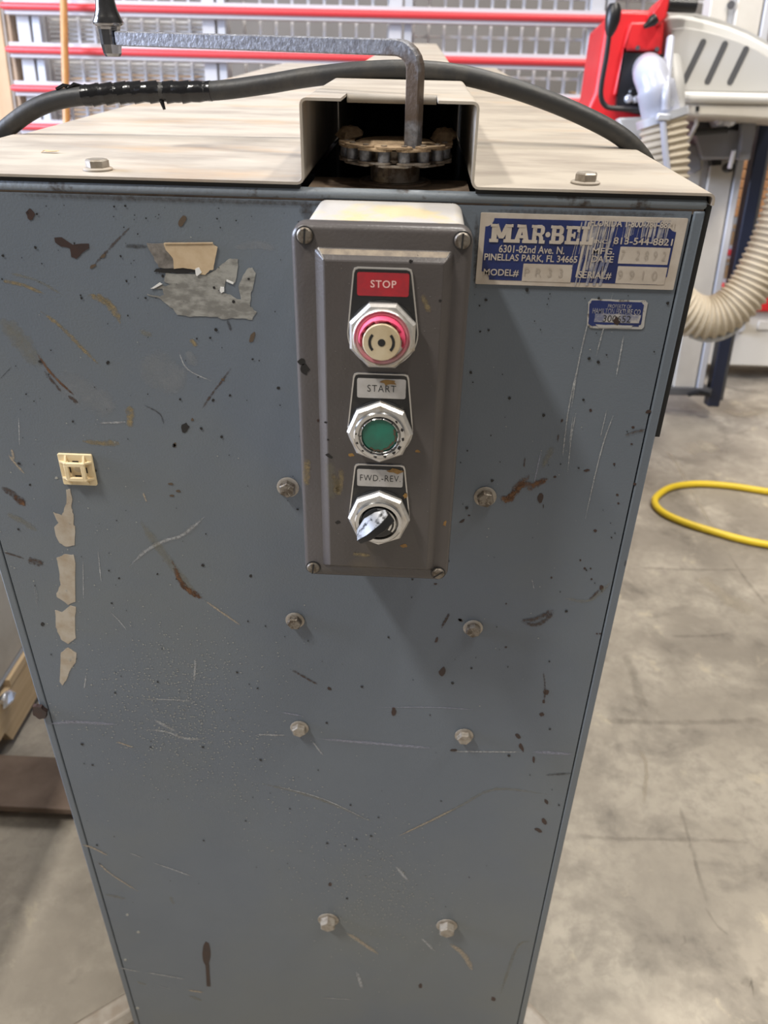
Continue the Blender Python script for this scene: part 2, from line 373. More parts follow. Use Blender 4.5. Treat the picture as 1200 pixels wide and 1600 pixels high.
# lid: one bent sheet with a hat channel; front and rear lengths meet at a slightly skewed seam
LT = .0016
def hat(x_l, x_r, zf, zc, xa, xb, flange, r=.004):
    """profile outside line, left flange bottom -> right flange bottom"""
    def arc(cx, cz, a0, a1, rr):
        return [(cx + rr*math.cos(math.radians(a0 + (a1-a0)*k/4)), cz + rr*math.sin(math.radians(a0 + (a1-a0)*k/4))) for k in range(5)]
    p = [(x_l, zf - flange[0])] + arc(x_l + r, zf - r, 180, 90, r)
    p += arc(xa - .003, zf + .003, 270, 360, .003) + arc(xa + r, zc - r, 180, 90, r)
    p += arc(xb - r, zc - r, 90, 0, r) + arc(xb + .003, zf + .003, 180, 270, .003)
    p += arc(x_r - r, zf - r, 90, 0, r) + [(x_r, zf - flange[1])]
    return p
def offset_in(p, t):
    q = []
    for i in range(len(p)):
        a = Vector(p[max(i-1, 0)]); b = Vector(p[min(i+1, len(p)-1)]); d = (b - a).normalized(); n = Vector((d.y, -d.x))
        q.append((p[i][0] + n.x*t, p[i][1] + n.y*t))
    return q
def seamY(x): return .705 + .135*(x + .34)
def lid(y0, y1, zf, zc, flange, name, x_l=-.3415, x_r=.1820, dxa=0, notch=None):
    p = hat(x_l, x_r, zf, zc, -.0715 + dxa, .0345 - dxa, flange)
    if notch:
        k = [i for i in range(len(p)-1) if p[i][0] < notch[0] < p[i+1][0] and abs(p[i][1]-zc) < 1e-6][0]
        p = p[:k+1] + [(notch[0]-.0003, zc), (notch[0], zc), (notch[1], zc), (notch[1]+.0003, zc)] + p[k+1:]
    q = offset_in(p, LT)
    loop = p + q[::-1]
    fy0 = y0 if callable(y0) else (lambda x: y0 + (.041 if notch and notch[0]-1e-5 <= x <= notch[1]+1e-5 else 0)); fy1 = y1 if callable(y1) else (lambda x: y1)
    mb = MB(); n = len(p); m2 = len(loop)
    A = [Vector((x, fy0(x), z)) for x, z in loop]; B = [Vector((x, fy1(x), z)) for x, z in loop]
    fs = [(i, (i+1) % m2, m2 + (i+1) % m2, m2 + i) for i in range(m2)]
    for off in (0, m2):
        fs += [(off+i, off+i+1, off+m2-2-i, off+m2-1-i) for i in range(n-1)]
    mb.add(A + B, fs)
    return part(mb, name, cream_top, smooth=True, angle=30)
ld = lid(PY-.0015, lambda x: seamY(x), 1.1664, 1.2128, (.007, .007), 'front_lid', notch=(-.0467, .0098)); ld['label'] = 'cream dusty sheet metal lid with raised channel and square opening'
lid(lambda x: seamY(x)+.0022, END+.003, 1.1646, 1.2122, (.012, .05), 'rear_lid', x_l=-.3422, x_r=.1816)
# black strip standing in for the shade in the gap between bead and lid
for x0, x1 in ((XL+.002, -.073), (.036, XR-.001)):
    part(MB().box(x0, x1, PY+.0012, PY+.006, 1.1618, 1.1648), 'lid_gap_shade', black_gap)
# rolled lip above the opening
lip = []
for x in (-.0465, .0098):
    lip.append([Vector((x, PY+.0390 + .0034*math.cos(a), 1.2102 + .0027*math.sin(a))) for a in [2*PI*j/14 for j in range(14)]])
part(MB().loft(lip), 'rolled_lip', cream_top, smooth=True)
# interior wall of the channel far back keeps it dark
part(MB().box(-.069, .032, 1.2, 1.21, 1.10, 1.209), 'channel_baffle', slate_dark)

part(MB().box(.1786, .1822, PY+.002, .70, 1.0, 1.1585), 'side_gap_shade', black_gap)  # black strip stands in for gap shade along the right side sheet edge
# hex bolts --------------------------------------------------------
def hexbolt(c, axis, rw, rh, hh, mh, mw, ph=0., name='bolt', mark=True):
    o = part(MB().lathe([(rw*.93, 0), (rw, .0004), (rw, .0012), (rw*.9, .0017), (rh*1.02, .0019)], c, axis, 24), name, mw, smooth=True)
    hb = MB().lathe([(rh*1.12, .0017), (rh*1.15, .0022), (rh*1.15, .0017+hh*.82), (rh*.98, .0017+hh)], c, axis, 6, ph)
    part(hb, 'hex_head', mh, o)
    if mark and axis == 'y':
        mb = MB()
        for k in range(3):
            a = ph + PI/6 + k*2*PI/3
            dx, dz = math.cos(a), math.sin(a); px, pz = -dz, dx; y = c[1] - .0017 - hh - .0002
            r0, r1, t = rh*.35, rh*.80, rh*.045
            mb.add([(c[0]+dx*r0+px*t, y, c[2]+dz*r0+pz*t), (c[0]+dx*r1+px*t, y, c[2]+dz*r1+pz*t), (c[0]+dx*r1-px*t, y, c[2]+dz*r1-pz*t), (c[0]+dx*r0-px*t, y, c[2]+dz*r0-pz*t)], [(0, 1, 2, 3)])
        part(mb, 'grade_mark', bolt_zinc, o)
    return o
for i, (px, py, rw, rh, hh) in enumerate(((450, 761, .0086, .0058, .0050), (758, 776, .0086, .0058, .0050), (461, 969, .0082, .0055, .0050), (739, 981, .0084, .0057, .0050),
                               (468, 1137, .0088, .0059, .0052), (725, 1149, .0088, .0059, .0052), (513, 1437, .0122, .0082, .0085), (698, 1446, .0122, .0082, .0085))):
    c = onY(px, py, PY - .0005); top = py < 1100
    hexbolt((c.x, PY, c.z), 'y', rw, rh, hh, zinc_dark if top else bolt_zinc, bolt_zinc, ph=PI/6 + (.3*i if i != 6 else 0))
for px, py in ((154, 268), (914, 289)):
    c = onZ(px, py, 1.1655)
    hexbolt((c.x, c.y, 1.1664), 'z', .0092, .0064, .0050, bolt_zinc, cream_top, ph=.25, name='lid_bolt')

# sprocket, chain and crank -------------------------------------------
SX, SY = -.0155, .5665; PIT = .0127; NT = 16; RP = PIT/2/math.sin(PI/NT); ZC = 1.1795
sp = []
for k in range(NT*6):
    a = 2*PI*k/(NT*6) + PI/NT; ph = (k % 6)/6
    r = RP - .0042 + .0068*max(0, math.cos(2*PI*ph))**.7
    sp.append((SX + r*math.cos(a), SY + r*math.sin(a)))
spr = part(MB().prism(sp, lambda a, b, d: Vector((a, b, d)), ZC-.0026, ZC+.0026), 'sprocket', steel_old)
part(MB().lathe([(.0205, 1.160), (.0205, 1.1615), (.0165, 1.1617), (.0165, ZC-.0026)], (SX, SY, 0), 'z', 28), 'sprocket_hub', steel_old, smooth=True)
part(MB().lathe([(.0245, 1.1601), (.0235, 1.1612), (.0206, 1.1613)], (SX, SY, 0), 'z', 28), 'hub_collar', grime, smooth=True)
part(MB().lathe([(.0270, ZC+.0027), (.0270, ZC+.0046), (.024, ZC+.0058), (.0, ZC+.0062)], (SX, SY, 0), 'z', 28), 'dust_cap', sawdust, smooth=True)
# chain path: front half of the sprocket, then two strands running back
path = []
for j in range(3, 0, -1): path.append((SX - RP, SY + .0065 + (j-1)*PIT))
n_half = NT//2
for j in range(n_half): path.append((SX + RP*math.cos(PI + PI*(j+.5)/n_half), SY + RP*math.sin(PI + PI*(j+.5)/n_half)))
for j in range(1, 4): path.append((SX + RP, SY + .0065 + (j-1)*PIT))
chain = part(MB(), 'drive_chain', steel_old)
def link_plate(p, q, z, t, wid):
    p = Vector(p); q = Vector(q); d = (q - p).normalized(); nrm = Vector((-d.y, d.x)); pts = []
    for c, s_ in ((p, -1), (q, 1)):
        for k in range(6):
            a = PI/2 + PI*k/5 if s_ < 0 else -PI/2 + PI*k/5
            v = c + (d*math.cos(a) + nrm*math.sin(a))*wid; pts.append((v.x, v.y))
    return MB().prism(pts, lambda a, b, dd: Vector((a, b, dd)), z - t/2, z + t/2)
for j in range(len(path) - 1):
    dz = .0052 if j % 2 == 0 else .0038
    for sgn in (-1, 1):
        part(link_plate(path[j], path[j+1], ZC + sgn*dz, .0012, .0052), 'link_plate', steel_old if sgn < 0 else sawdust, chain)
for p in path:
    part(MB().lathe([(.0038, -.0044), (.0039, -.004), (.0039, .004), (.0038, .0044)], (p[0], p[1], ZC), 'z', 14), 'roller', steel, chain, smooth=True)
    part(MB().lathe([(.0019, -.0065), (.0019, .0065)], (p[0], p[1], ZC), 'z', 10), 'link_pin', steel_old, chain, smooth=True)
# dust heaps on the two strands
for sx, yo in ((-1, .0), (1, .0)):
    mb = MB(); cx, cy = SX + sx*(RP - .001), SY + .010 + yo
    prof = [(.0078, .0055), (.0080, .0075), (.0072, .0098), (.0048, .0118), (.0015, .0124)]
    loops = []
    for r, h in prof:
        loops.append([Vector((cx + r*(1+.3*random.uniform(-1, 1))*math.cos(2*PI*k/14), cy + .004*1 + r*1.5*(1+.3*random.uniform(-1, 1))*math.sin(2*PI*k/14), ZC + h + random.uniform(-.0009, .0009))) for k in range(14)])
    part(mb.loft(loops), 'sawdust_heap', sawdust, smooth=True, angle=70)
# crank
CY = math.radians(23); AD = Vector((-math.cos(CY), math.sin(CY), 0)); AS = Vector((math.sin(CY), math.cos(CY), 0))
P0 = Vector((-.0040, .545, 0)); HB = .0045
zb, zt = ZC+.004, 1.2383
line = [Vector((P0.x, P0.y, zb)), Vector((P0.x, P0.y, zt-.012))]
for k in range(1, 6):
    a = PI/2*k/6; line.append(Vector((P0.x, P0.y, 0)) + AD*(.012*(1-math.cos(a))) + Vector((0, 0, zt-.012+.012*math.sin(a))))
line += [P0 + AD*.012 + Vector((0, 0, zt)), P0 + AD*.227 + Vector((0, 0, zt-.0003))]
loops = []
for i, p in enumerate(line):
    t = (line[min(i+1, len(line)-1)] - line[max(i-1, 0)]).normalized(); nn = AS.cross(t)
    c = .0008; h = HB
    loops.append([p + AS*a + nn*b for a, b in ((h-c, h), (-h+c, h), (-h, h-c), (-h, -h+c), (-h+c, -h), (h-c, -h), (h, -h+c), (h, h-c))])
crank = part(MB().loft(loops), 'crank_arm', steel); crank['label'] = 'scuffed square steel crank arm'
e = P0 + AD*.2352 + Vector((0, 0, zt))
part(MB().lathe([(.0050, -.0115), (.0062, -.0095), (.0070, -.004), (.0072, .002), (.0074, .0052), (.0080, .0068)], e, 'z', 8, .3), 'crank_boss', dark_chrome, crank)
part(MB().lathe([(.0082, .0068), (.0101, .0078), (.0104, .0095), (.0088, .0128), (.0074, .0165), (.0064, .022), (.0060, .030), (.0064, .042), (.0078, .058), (.0090, .072), (.0088, .082), (.0066, .089), (.002, .092)], e, 'z', 32), 'crank_knob', dark_chrome, crank, smooth=True, angle=60)

# name plate ------------------------------------------------------------
NX0, NX1, NZ0, NZ1 = .0402, .1684, 1.1071, 1.1514
plate = part(MB().prism(rrect(NX0, NX1, NZ0, NZ1, .0006, 2), lambda a, b, d: Vector((a, d, b)), PY-.0002, PY-.0012), 'name_plate', plate_alu)
plate['label'] = 'blue and bare metal maker plate with scraped right half'
NY = PY - .00135
def np(px, py): p = onY(px, py, PY-.0012); return p.x, p.z
# blue field with scooped corners
b = .0034; rr = .0052; x0, x1, z0, z1 = NX0+b, NX1-.0058, NZ0+.0030, NZ1-.0030; pts = []
for cx, cz, a0 in ((x1, z1, 270), (x0, z1, 360), (x0, z0, 90), (x1, z0, 180)):
    for k in range(7):
        a = math.radians(a0 - 90*k/6); pts.append((cx + rr*math.cos(a), cz + rr*math.sin(a)))
part(MB().prism(pts, lambda a, b_, d: Vector((a, d, b_)), PY-.0012, NY), 'blue_field', navy, plate)
LY = NY - .00008
def lettering(body, x0, x1, z0, z1, material, parent, Y=LY, off=.0, name='lettering', **k):
    return part(text_mesh(body, x0, x1, z0, z1, Y, off, **k), name, material, parent)
def pbox(px0, py0, px1, py1):
    a = np(px0, py1); c = np(px1, py0); return a[0], c[0], a[1], c[1]
def label_box(x0, x1, z0, z1, material, parent, name, Y0=NY, Y1=LY, r=.0003):
    return part(MB().prism(rrect(x0, x1, z0, z1, r, 2), lambda a, b_, d: Vector((a, d, b_)), Y0, Y1), name, material, parent)
def zrow(py_a, py_b, px): return np(px, py_b)[1], np(px, py_a)[1]
Q = lambda x, y: np(x, y)
# big slab letters
SL = {
 'M': [[(.06,0),(.30,0),(.30,1),(.06,1)], [(.70,0),(.94,0),(.94,1),(.70,1)], [(.06,1),(.34,1),(.60,.22),(.40,.22)], [(.94,1),(.66,1),(.40,.22),(.60,.22)], [(-.02,0),(.38,0),(.38,.17),(-.02,.17)], [(.62,0),(1.02,0),(1.02,.17),(.62,.17)], [(0,.85),(.3,.85),(.3,1),(0,1)], [(.7,.85),(1,.85),(1,1),(.7,1)]],
 'A': [[(.06,0),(.32,0),(.62,1),(.36,1)], [(.66,0),(.96,0),(.70,1),(.42,1)], [(.28,.26),(.72,.26),(.72,.42),(.28,.42)], [(-.03,0),(.42,0),(.42,.17),(-.03,.17)], [(.56,0),(1.04,0),(1.04,.17),(.56,.17)], [(.20,.85),(.66,.85),(.66,1),(.20,1)]],
 'R': [[(.10,0),(.40,0),(.40,1),(.10,1)], [(0,0),(.50,0),(.50,.17),(0,.17)], [(0,.85),(.4,.85),(.4,1),(0,1)], [(.3,.83),(.80,.83),(.92,.90),(.74,1),(.3,1)], [(.68,.5),(.90,.52),(.96,.62),(.96,.84),(.86,.96),(.68,.92)], [(.3,.42),(.76,.42),(.90,.55),(.3,.58)], [(.5,.46),(.78,.46),(.90,.34),(.92,.1),(.64,.1),(.62,.3)], [(.62,0),(1.04,0),(1.04,.17),(.62,.17)]],
 'B': [[(.10,0),(.40,0),(.40,1),(.10,1)], [(0,0),(.5,0),(.5,.17),(0,.17)], [(0,.85),(.5,.85),(.5,1),(0,1)], [(.3,.83),(.76,.83),(.86,.92),(.70,1),(.3,1)], [(.62,.5),(.86,.54),(.92,.64),(.92,.84),(.84,.95),(.64,.92)], [(.3,.43),(.8,.43),(.8,.59),(.3,.59)], [(.66,.05),(.9,.06),(1,.16),(1,.40),(.90,.5),(.66,.5)], [(.3,0),(.80,0),(.95,.10),(.7,.17),(.3,.17)]],
 'E': [[(.10,0),(.40,0),(.40,1),(.10,1)], [(0,0),(1,0),(1,.17),(0,.17)], [(0,.84),(.96,.84),(.96,1),(0,1)], [(.80,0),(1,0),(1,.34),(.80,.30)], [(.78,.70),(.96,.66),(.96,1),(.78,1)], [(.3,.42),(.66,.42),(.66,.58),(.3,.58)], [(.56,.33),(.68,.33),(.68,.67),(.56,.67)]],
 'L': [[(.14,0),(.48,0),(.48,1),(.14,1)], [(0,0),(1,0),(1,.17),(0,.17)], [(0,.85),(.62,.85),(.62,1),(0,1)], [(.78,0),(1,0),(1,.42),(.78,.36)]]}
for ch, pa, pb in (('M', 766, 801), ('A', 802, 829), ('R', 830, 851.5), ('B', 860, 882), ('E', 884, 906.5), ('L', 908, 928)):
    xa = Q(pa, 364)[0]; xb = Q(pb, 364)[0]; zb_, zt_ = Q(840, 380)[1], Q(840, 351.5)[1]
    if ch == 'L': xb = xb
    mb = MB()
    for kk, poly in enumerate(SL[ch]):
        mb.prism([(xa + u*(xb-xa), zb_ + v*(zt_-zb_)) for u, v in poly], lambda a, b_, d: Vector((a, d, b_)), NY, LY - .0003 - .00003*kk)
    part(mb, 'slab_letter', plate_alu, plate)
cx, cz = Q(856, 366.5); part(MB().lathe([(.0016, 0), (.0016, .0001)], (cx, NY, cz), 'y', 16), 'slab_dot', plate_alu, plate)
def ntext(body, px0, px1, py0, py1, off=.012, **k):
    xm = (px0+px1)/2; lettering(body, Q(px0, py0)[0], Q(px1, py0)[0], Q(xm, py1)[1], Q(xm, py0)[1], plate_alu, plate, Y=LY-.00036, off=off, **k)
ntext('6301-82nd Ave. N.', 780, 883, 383.5, 395.5, .014)
ntext('PINELLAS PARK, FL 34665', 757, 903, 397.5, 410, .016)
ntext('MODEL#', 756, 811, 420, 431.5, .014)
ntext('FLORIDA 1-800-780-8821', 923, 1055, 344, 355, .02)
ntext('813-544-8821', 959, 1052, 371.5, 382.5, .016)
ntext('INC.', 929, 951, 374, 380, .010)
ntext('MFG.', 926, 961, 387, 397, .010)
ntext('DATE', 925, 959, 399.5, 409.5, .010)
ntext('SERIAL#', 904, 956, 424, 436, .010)
for bx in ((815, 414, 895, 439), (965, 387.5, 1048, 411.5), (961, 418, 1043, 442.5)):
    label_box(*pbox(*bx), plate_alu, plate, 'stamp_field')
# stamped characters
emb = mat('stamped_shade', (.37, .32, .27), .5, metal=.1)
def stamp(body, px0, px1, py0, py1):
    lettering(body, Q(px0, py0)[0], Q(px1, py0)[0], Q(px0, py1)[1], Q(px0, py0)[1], emb, plate, Y=LY-.0003, off=-.012, name='stamped_lettering', spacing=1.9)
stamp('PR33', 820, 880, 418, 431); stamp('7 2892', 971, 1042, 391, 405); stamp('9910', 966, 1028, 422, 436)
# scrape bands over the right half
mb = MB(); mb2 = MB()
def nstrip(M, xa, ya, xb, yb, wid, dy):
    a = Vector((*Q(xa, ya), 0)); c = Vector((*Q(xb, yb), 0)); w_ = wid/2
    M.add([(a.x-w_, LY-dy, a.y), (a.x+w_, LY-dy, a.y), (c.x+w_, LY-dy, c.y), (c.x-w_, LY-dy, c.y)], [(0, 1, 2, 3)])
for k in range(95):
    xt = random.choice((918, 932, 940, 950, 956, 962, 975, 992, 1006, 1015, 1028, 1040)) + random.uniform(-9, 9)
    y0 = random.uniform(344, 352); ln = random.uniform(25, 95) if xt < 968 else random.uniform(18, 34); y1 = min(446, y0 + ln)
    slope = -.17 - .12*random.random()
    nstrip(mb if k % 3 else mb2, xt, y0, xt + slope*(y1-y0), y1, random.choice((.0002, .0003, .0004, .0007, .0012)), .00003 + .000002*k)
for xt in (915, 921, 934, 948, 957):
    nstrip(mb, xt - 6, 405, xt - 16 - random.uniform(0, 5), 446, random.choice((.0005, .0009, .0018)), .0001)
part(mb, 'scrape_mark', plate_scr, plate); part(mb2, 'scrape_mark', plate_alu, plate)
# grime on the plate
# asset tag -----------------------------------------------------------
def pz(px, py, dy=.0): p = onY(px, py, PY - dy); return p.x, p.z
def outline(pts, jit=0, sub=1):
    q = []
    for i in range(len(pts)):
        a = Vector(pts[i]); c = Vector(pts[(i+1) % len(pts)])
        for k in range(sub):
            p = a.lerp(c, k/sub)
            if jit and k: p += Vector((random.uniform(-jit, jit), random.uniform(-jit, jit)))
            q.append((p.x, p.y))
    return q
tp = [(919, 472), (924, 466.5), (965, 468.5), (1008, 469), (1012, 473), (1006, 510), (1002, 514), (960, 513), (922, 512), (917, 507)]
atag = part(MB().prism([pz(*p) for p in outline(tp, .6, 3)], lambda a, b_, d: Vector((a, d, b_)), PY-.0001, PY-.0006), 'asset_tag', tag_alu)
atag['label'] = 'small worn blue property sticker'
tp2 = [(921, 474), (926, 469), (962, 471), (1002, 472), (1006, 476), (1001, 507), (996, 510), (960, 509), (924, 509), (919, 504)]
part(MB().prism([pz(*p) for p in outline(tp2, .9, 4)], lambda a, b_, d: Vector((a, d, b_)), PY-.0006, PY-.0007), 'blue_field', navy, atag)
part(MB().prism([pz(*p) for p in outline([(930, 489.5), (1001, 492), (998, 504.5), (928, 502.5)], .5, 4)], lambda a, b_, d: Vector((a, d, b_)), PY-.0007, PY-.0008), 'number_field', plate_scr, atag)
def ttext(body, px0, px1, py0, py1, m_, off=.0):
    a = pz(px0, py1); c = pz(px1, py0); lettering(body, a[0], c[0], a[1], c[1], m_, atag, Y=PY-.0009, off=off)
ttext('PROPERTY OF', 949, 987, 475.5, 480.5, plate_scr); ttext('HAMILTON FIXTURE CO', 925, 1001, 483, 489, plate_scr, .006); ttext('300652', 941, 986, 493, 502, black_ink, -.004)
part(MB().prism([pz(*p) for p in outline([(958, 499), (963, 494), (966, 499), (969, 503), (964, 508), (960, 505)], 1.0, 3)], lambda a, b_, d: Vector((a, d, b_)), PY-.0009, PY-.00095), 'rust_spot', chip, atag)
part(MB().prism([pz(*p) for p in outline([(930, 506), (990, 508), (985, 512), (935, 511)], 1.2, 4)], lambda a, b_, d: Vector((a, d, b_)), PY-.0008, PY-.00086), 'scuffed_edge', tag_alu, atag)

# tie mount -----------------------------------------------------------
tc_ = [pz(91.5, 706.5), pz(145.5, 709.5), pz(152, 757), pz(100, 755)]
tx = [p[0] for p in tc_]; tz = [p[1] for p in tc_]
tx0, tx1, tz0, tz1 = (tx[0]+tx[3])/2, (tx[1]+tx[2])/2, (tz[2]+tz[3])/2, (tz[0]+tz[1])/2
tm = part(MB().prism(rrect(tx0, tx1, tz0, tz1, .0012, 3), lambda a, b_, d: Vector((a, d, b_)), PY-.0001, PY-.0022), 'cable_tie_mount', nylon, bevel=.0004)
tm['label'] = 'square cream nylon cable tie mount'
mx_, mz_ = (tx0+tx1)/2, (tz0+tz1)/2; hw = (tx1-tx0)/2
fr = .56*hw
for sx, sz, wx, wz in ((-1, 0, .13, .45), (1, 0, .13, .45), (0, 1, .45, .13), (0, -1, .45, .13)):
    cxx, czz = mx_ + sx*fr*.86, mz_ + sz*fr*.86
    # side wall with a slot under it
    part(MB().box(cxx-wx*hw, cxx+wx*hw, PY-.0066, PY-.0042, czz-wz*hw, czz+wz*hw), 'mount_bridge', nylon, tm, bevel=.0006)
    part(MB().box(cxx-(.12 if sx else .18)*hw, cxx+(.12 if sx else .18)*hw, PY-.0024, PY-.0022, czz-(.12 if sz else .18)*hw, czz+(.12 if sz else .18)*hw), 'tie_slot', black_gap, tm)
for sx in (-1, 1):
    for sz in (-1, 1):
        part(MB().box(mx_+sx*fr*.72, mx_+sx*fr*1.1, PY-.0066, PY-.0021, mz_+sz*fr*.72, mz_+sz*fr*1.1), 'mount_post', nylon, tm, bevel=.0006)
        for ax in (0, 1):
            a = Vector((mx_+sx*fr*.95, mz_+sz*fr*.95)); d = Vector((sx, 0)) if ax == 0 else Vector((0, sz)); p = Vector((-d.y, d.x))*.0007; q = a + d*hw*.42
            a2 = a; part(MB().add([(a2.x+p.x, PY-.0058, a2.y+p.y), (a2.x-p.x, PY-.0058, a2.y-p.y), (q.x-p.x, PY-.0023, q.y-p.y), (q.x+p.x, PY-.0023, q.y+p.y), (a2.x+p.x, PY-.0021, a2.y+p.y), (a2.x-p.x, PY-.0021, a2.y-p.y), (q.x-p.x, PY-.0021, q.y-p.y), (q.x+p.x, PY-.0021, q.y+p.y)],
                 [(0,1,2,3),(0,4,5,1),(3,2,6,7),(0,3,7,4),(1,5,6,2),(4,7,6,5)]), 'mount_rib', nylon, tm)
part(MB().lathe([(.0028, .0022), (.0028, .0024)], (mx_+.001, PY, mz_+.001), 'y', 16), 'mount_hole', cream_plastic, tm)

# torn paper label -------------------------------------------------------
ZS = .1583; fz = lambda x, y: (220 + x*ZS, 365 + y*ZS)
def torn(name, pts, m_, d0, d1, jit=.8, sub=3, parent=None):
    return part(MB().prism([pz(*p) for p in outline([fz(*q) for q in pts], jit, sub)], lambda a, b_, d: Vector((a, d, b_)), PY-d0, PY-d1), name, m_, parent)
pl = torn('torn_label', [(250, 385), (330, 395), (420, 395), (540, 400), (640, 410), (700, 380), (760, 340), (800, 300), (880, 245), (960, 250), (960, 330), (935, 470), (915, 500), (840, 460), (830, 520), (800, 545), (760, 560), (830, 590), (880, 600), (940, 640), (990, 650), (965, 520), (1010, 410), (1060, 340), (1100, 335), (1135, 390), (1110, 520), (1085, 600), (1080, 720), (1145, 770), (1100, 850), (1000, 835), (900, 830), (800, 845), (760, 820), (640, 815), (480, 820), (360, 800), (320, 740), (250, 690), (190, 640), (80, 610), (65, 595), (190, 620), (230, 600), (215, 540), (110, 545), (180, 480), (230, 520), (290, 500), (230, 470), (240, 420)], paper_gray, .0001, .0004)
pl['label'] = 'scrap of torn brown and grey paper label'
torn('label_scrap', [(230, 92), (710, 92), (722, 110), (760, 130), (735, 250), (720, 350), (680, 360), (640, 405), (560, 395), (540, 355), (420, 335), (330, 345), (320, 240), (250, 160)], paper, .0004, .0009, .6, 3, pl)
torn('label_scrap', [(60, 92), (232, 92), (252, 160), (322, 240), (330, 340), (190, 335), (160, 290), (110, 200)], paper_dark, .0003, .0007, .9, 3, pl)
torn('label_scrap', [(540, 345), (580, 330), (605, 380), (560, 415), (548, 400)], paper_white, .0009, .0012, .5, 2, pl)
torn('label_scrap', [(850, 450), (920, 480), (912, 498), (845, 468)], paper_white, .0005, .0008, .3, 2, pl)
torn('label_scrap', [(790, 520), (825, 525), (825, 570), (795, 585), (780, 560)], paper_white, .0005, .0008, .4, 2, pl)
torn('label_scrap', [(100, 540), (190, 478), (215, 495), (130, 540)], paper_white, .0005, .0008, .3, 2, pl)
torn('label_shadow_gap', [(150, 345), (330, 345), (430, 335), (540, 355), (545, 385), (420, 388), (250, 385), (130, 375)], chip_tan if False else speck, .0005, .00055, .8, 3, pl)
torn('label_edge', [(240, 86), (715, 82), (715, 94), (240, 98)], paper_white if False else paper, .0009, .0014, .2, 2, pl)

# old tape residue strips --------------------------------------------------
fa = lambda x, y: (x/3, 680 + y/3)
def patch(name, pts, m_, f=fa, jit=.7, sub=3, d=.0003):
    return part(MB().prism([pz(*p) for p in outline([f(*q) for q in pts], jit, sub)], lambda a, b_, dd: Vector((a, dd, b_)), PY-.00005, PY-d), name, m_, front)
patch('tape_residue', [(310, 255), (330, 252), (340, 300), (335, 340), (345, 370), (345, 420), (352, 425), (350, 515), (310, 522), (280, 505), (262, 470), (255, 430), (275, 410), (250, 360), (290, 375), (300, 350), (312, 320)], adhesive)
patch('tape_residue', [(265, 575), (300, 558), (345, 560), (354, 600), (354, 780), (320, 795), (270, 760), (265, 740), (285, 700), (275, 620)], adhesive)
patch('tape_residue', [(258, 820), (290, 830), (330, 798), (356, 805), (352, 870), (356, 950), (320, 978), (290, 960), (275, 930), (262, 900)], adhesive)
patch('tape_residue', [(285, 1020), (320, 995), (358, 1020), (355, 1065), (335, 1090), (310, 1150), (292, 1172), (280, 1155)], adhesive)

# strokes, chips and scratches on the front panel ----------------------------
cnt = [0]
def stroke(name, pts, wid, m_, f=lambda x, y: (x, y), taper=True, jit=.15, d=None, k=1.):
    P = catmull([Vector((*pz(*f(*p)), 0)) for p in pts], 6); n = len(P); vs = []; uv = []
    cnt[0] += 1; dd = d or (.00012 + .000004*cnt[0])
    wv = wid if isinstance(wid, (list, tuple)) else [wid]*2
    a0 = Vector((*pz(*f(*pts[0])), 0)); pxs = abs(pz(f(*pts[0])[0]+1, f(*pts[0])[1])[0] - a0.x)*k      # metres per pixel here
    for i, p in enumerate(P):
        t = i/(n-1); tg = (P[min(i+1, n-1)] - P[max(i-1, 0)]).normalized(); nn = Vector((-tg.y, tg.x, 0))
        ww = (wv[0] + (wv[1]-wv[0])*t) * pxs/2 * (1 + random.uniform(-jit, jit))
        if taper: ww *= min(1, .25 + 4*t, .25 + 4*(1-t))
        for q in (1, 0, -1):
            vs.append((p.x + nn.x*ww*q, PY - dd, p.y + nn.y*ww*q)); uv.append((t, .5 + .5*q))
    mb = MB(); fs = []
    for i in range(n-1):
        for q in (0, 1): fs.append((3*i+q, 3*i+q+1, 3*i+q+4, 3*i+q+3))
    mb.add(vs, fs, uv); return part(mb, name, m_, front)
def blob(name, x, y, rx, ry, m_, rot=0., jit=.22, f=lambda x, y: (x, y), d=.0003, n=11):
    pts = []
    for k in range(n):
        a = 2*PI*k/n; r = 1 + random.uniform(-jit, jit); u, v = rx*r*math.cos(a), ry*r*math.sin(a)
        pts.append((x + u*math.cos(rot) - v*math.sin(rot), y + u*math.sin(rot) + v*math.cos(rot)))
    return part(MB().prism([pz(*f(*p)) for p in pts], lambda a, b_, dd: Vector((a, dd, b_)), PY-.00005, PY-d), name, m_, front)
f8 = lambda x, y: (x*.3667, 320 + y*.3667)
f4 = lambda x, y: (400 + x*.4375, 900 + y*.4375)
fb = lambda x, y: (x/3, 1300 + y/3)
f7 = lambda x, y: (640 + x*.35, 640 + y*.35)
K8, K3, K4, K7 = .3667, 1/3, .4375, .35
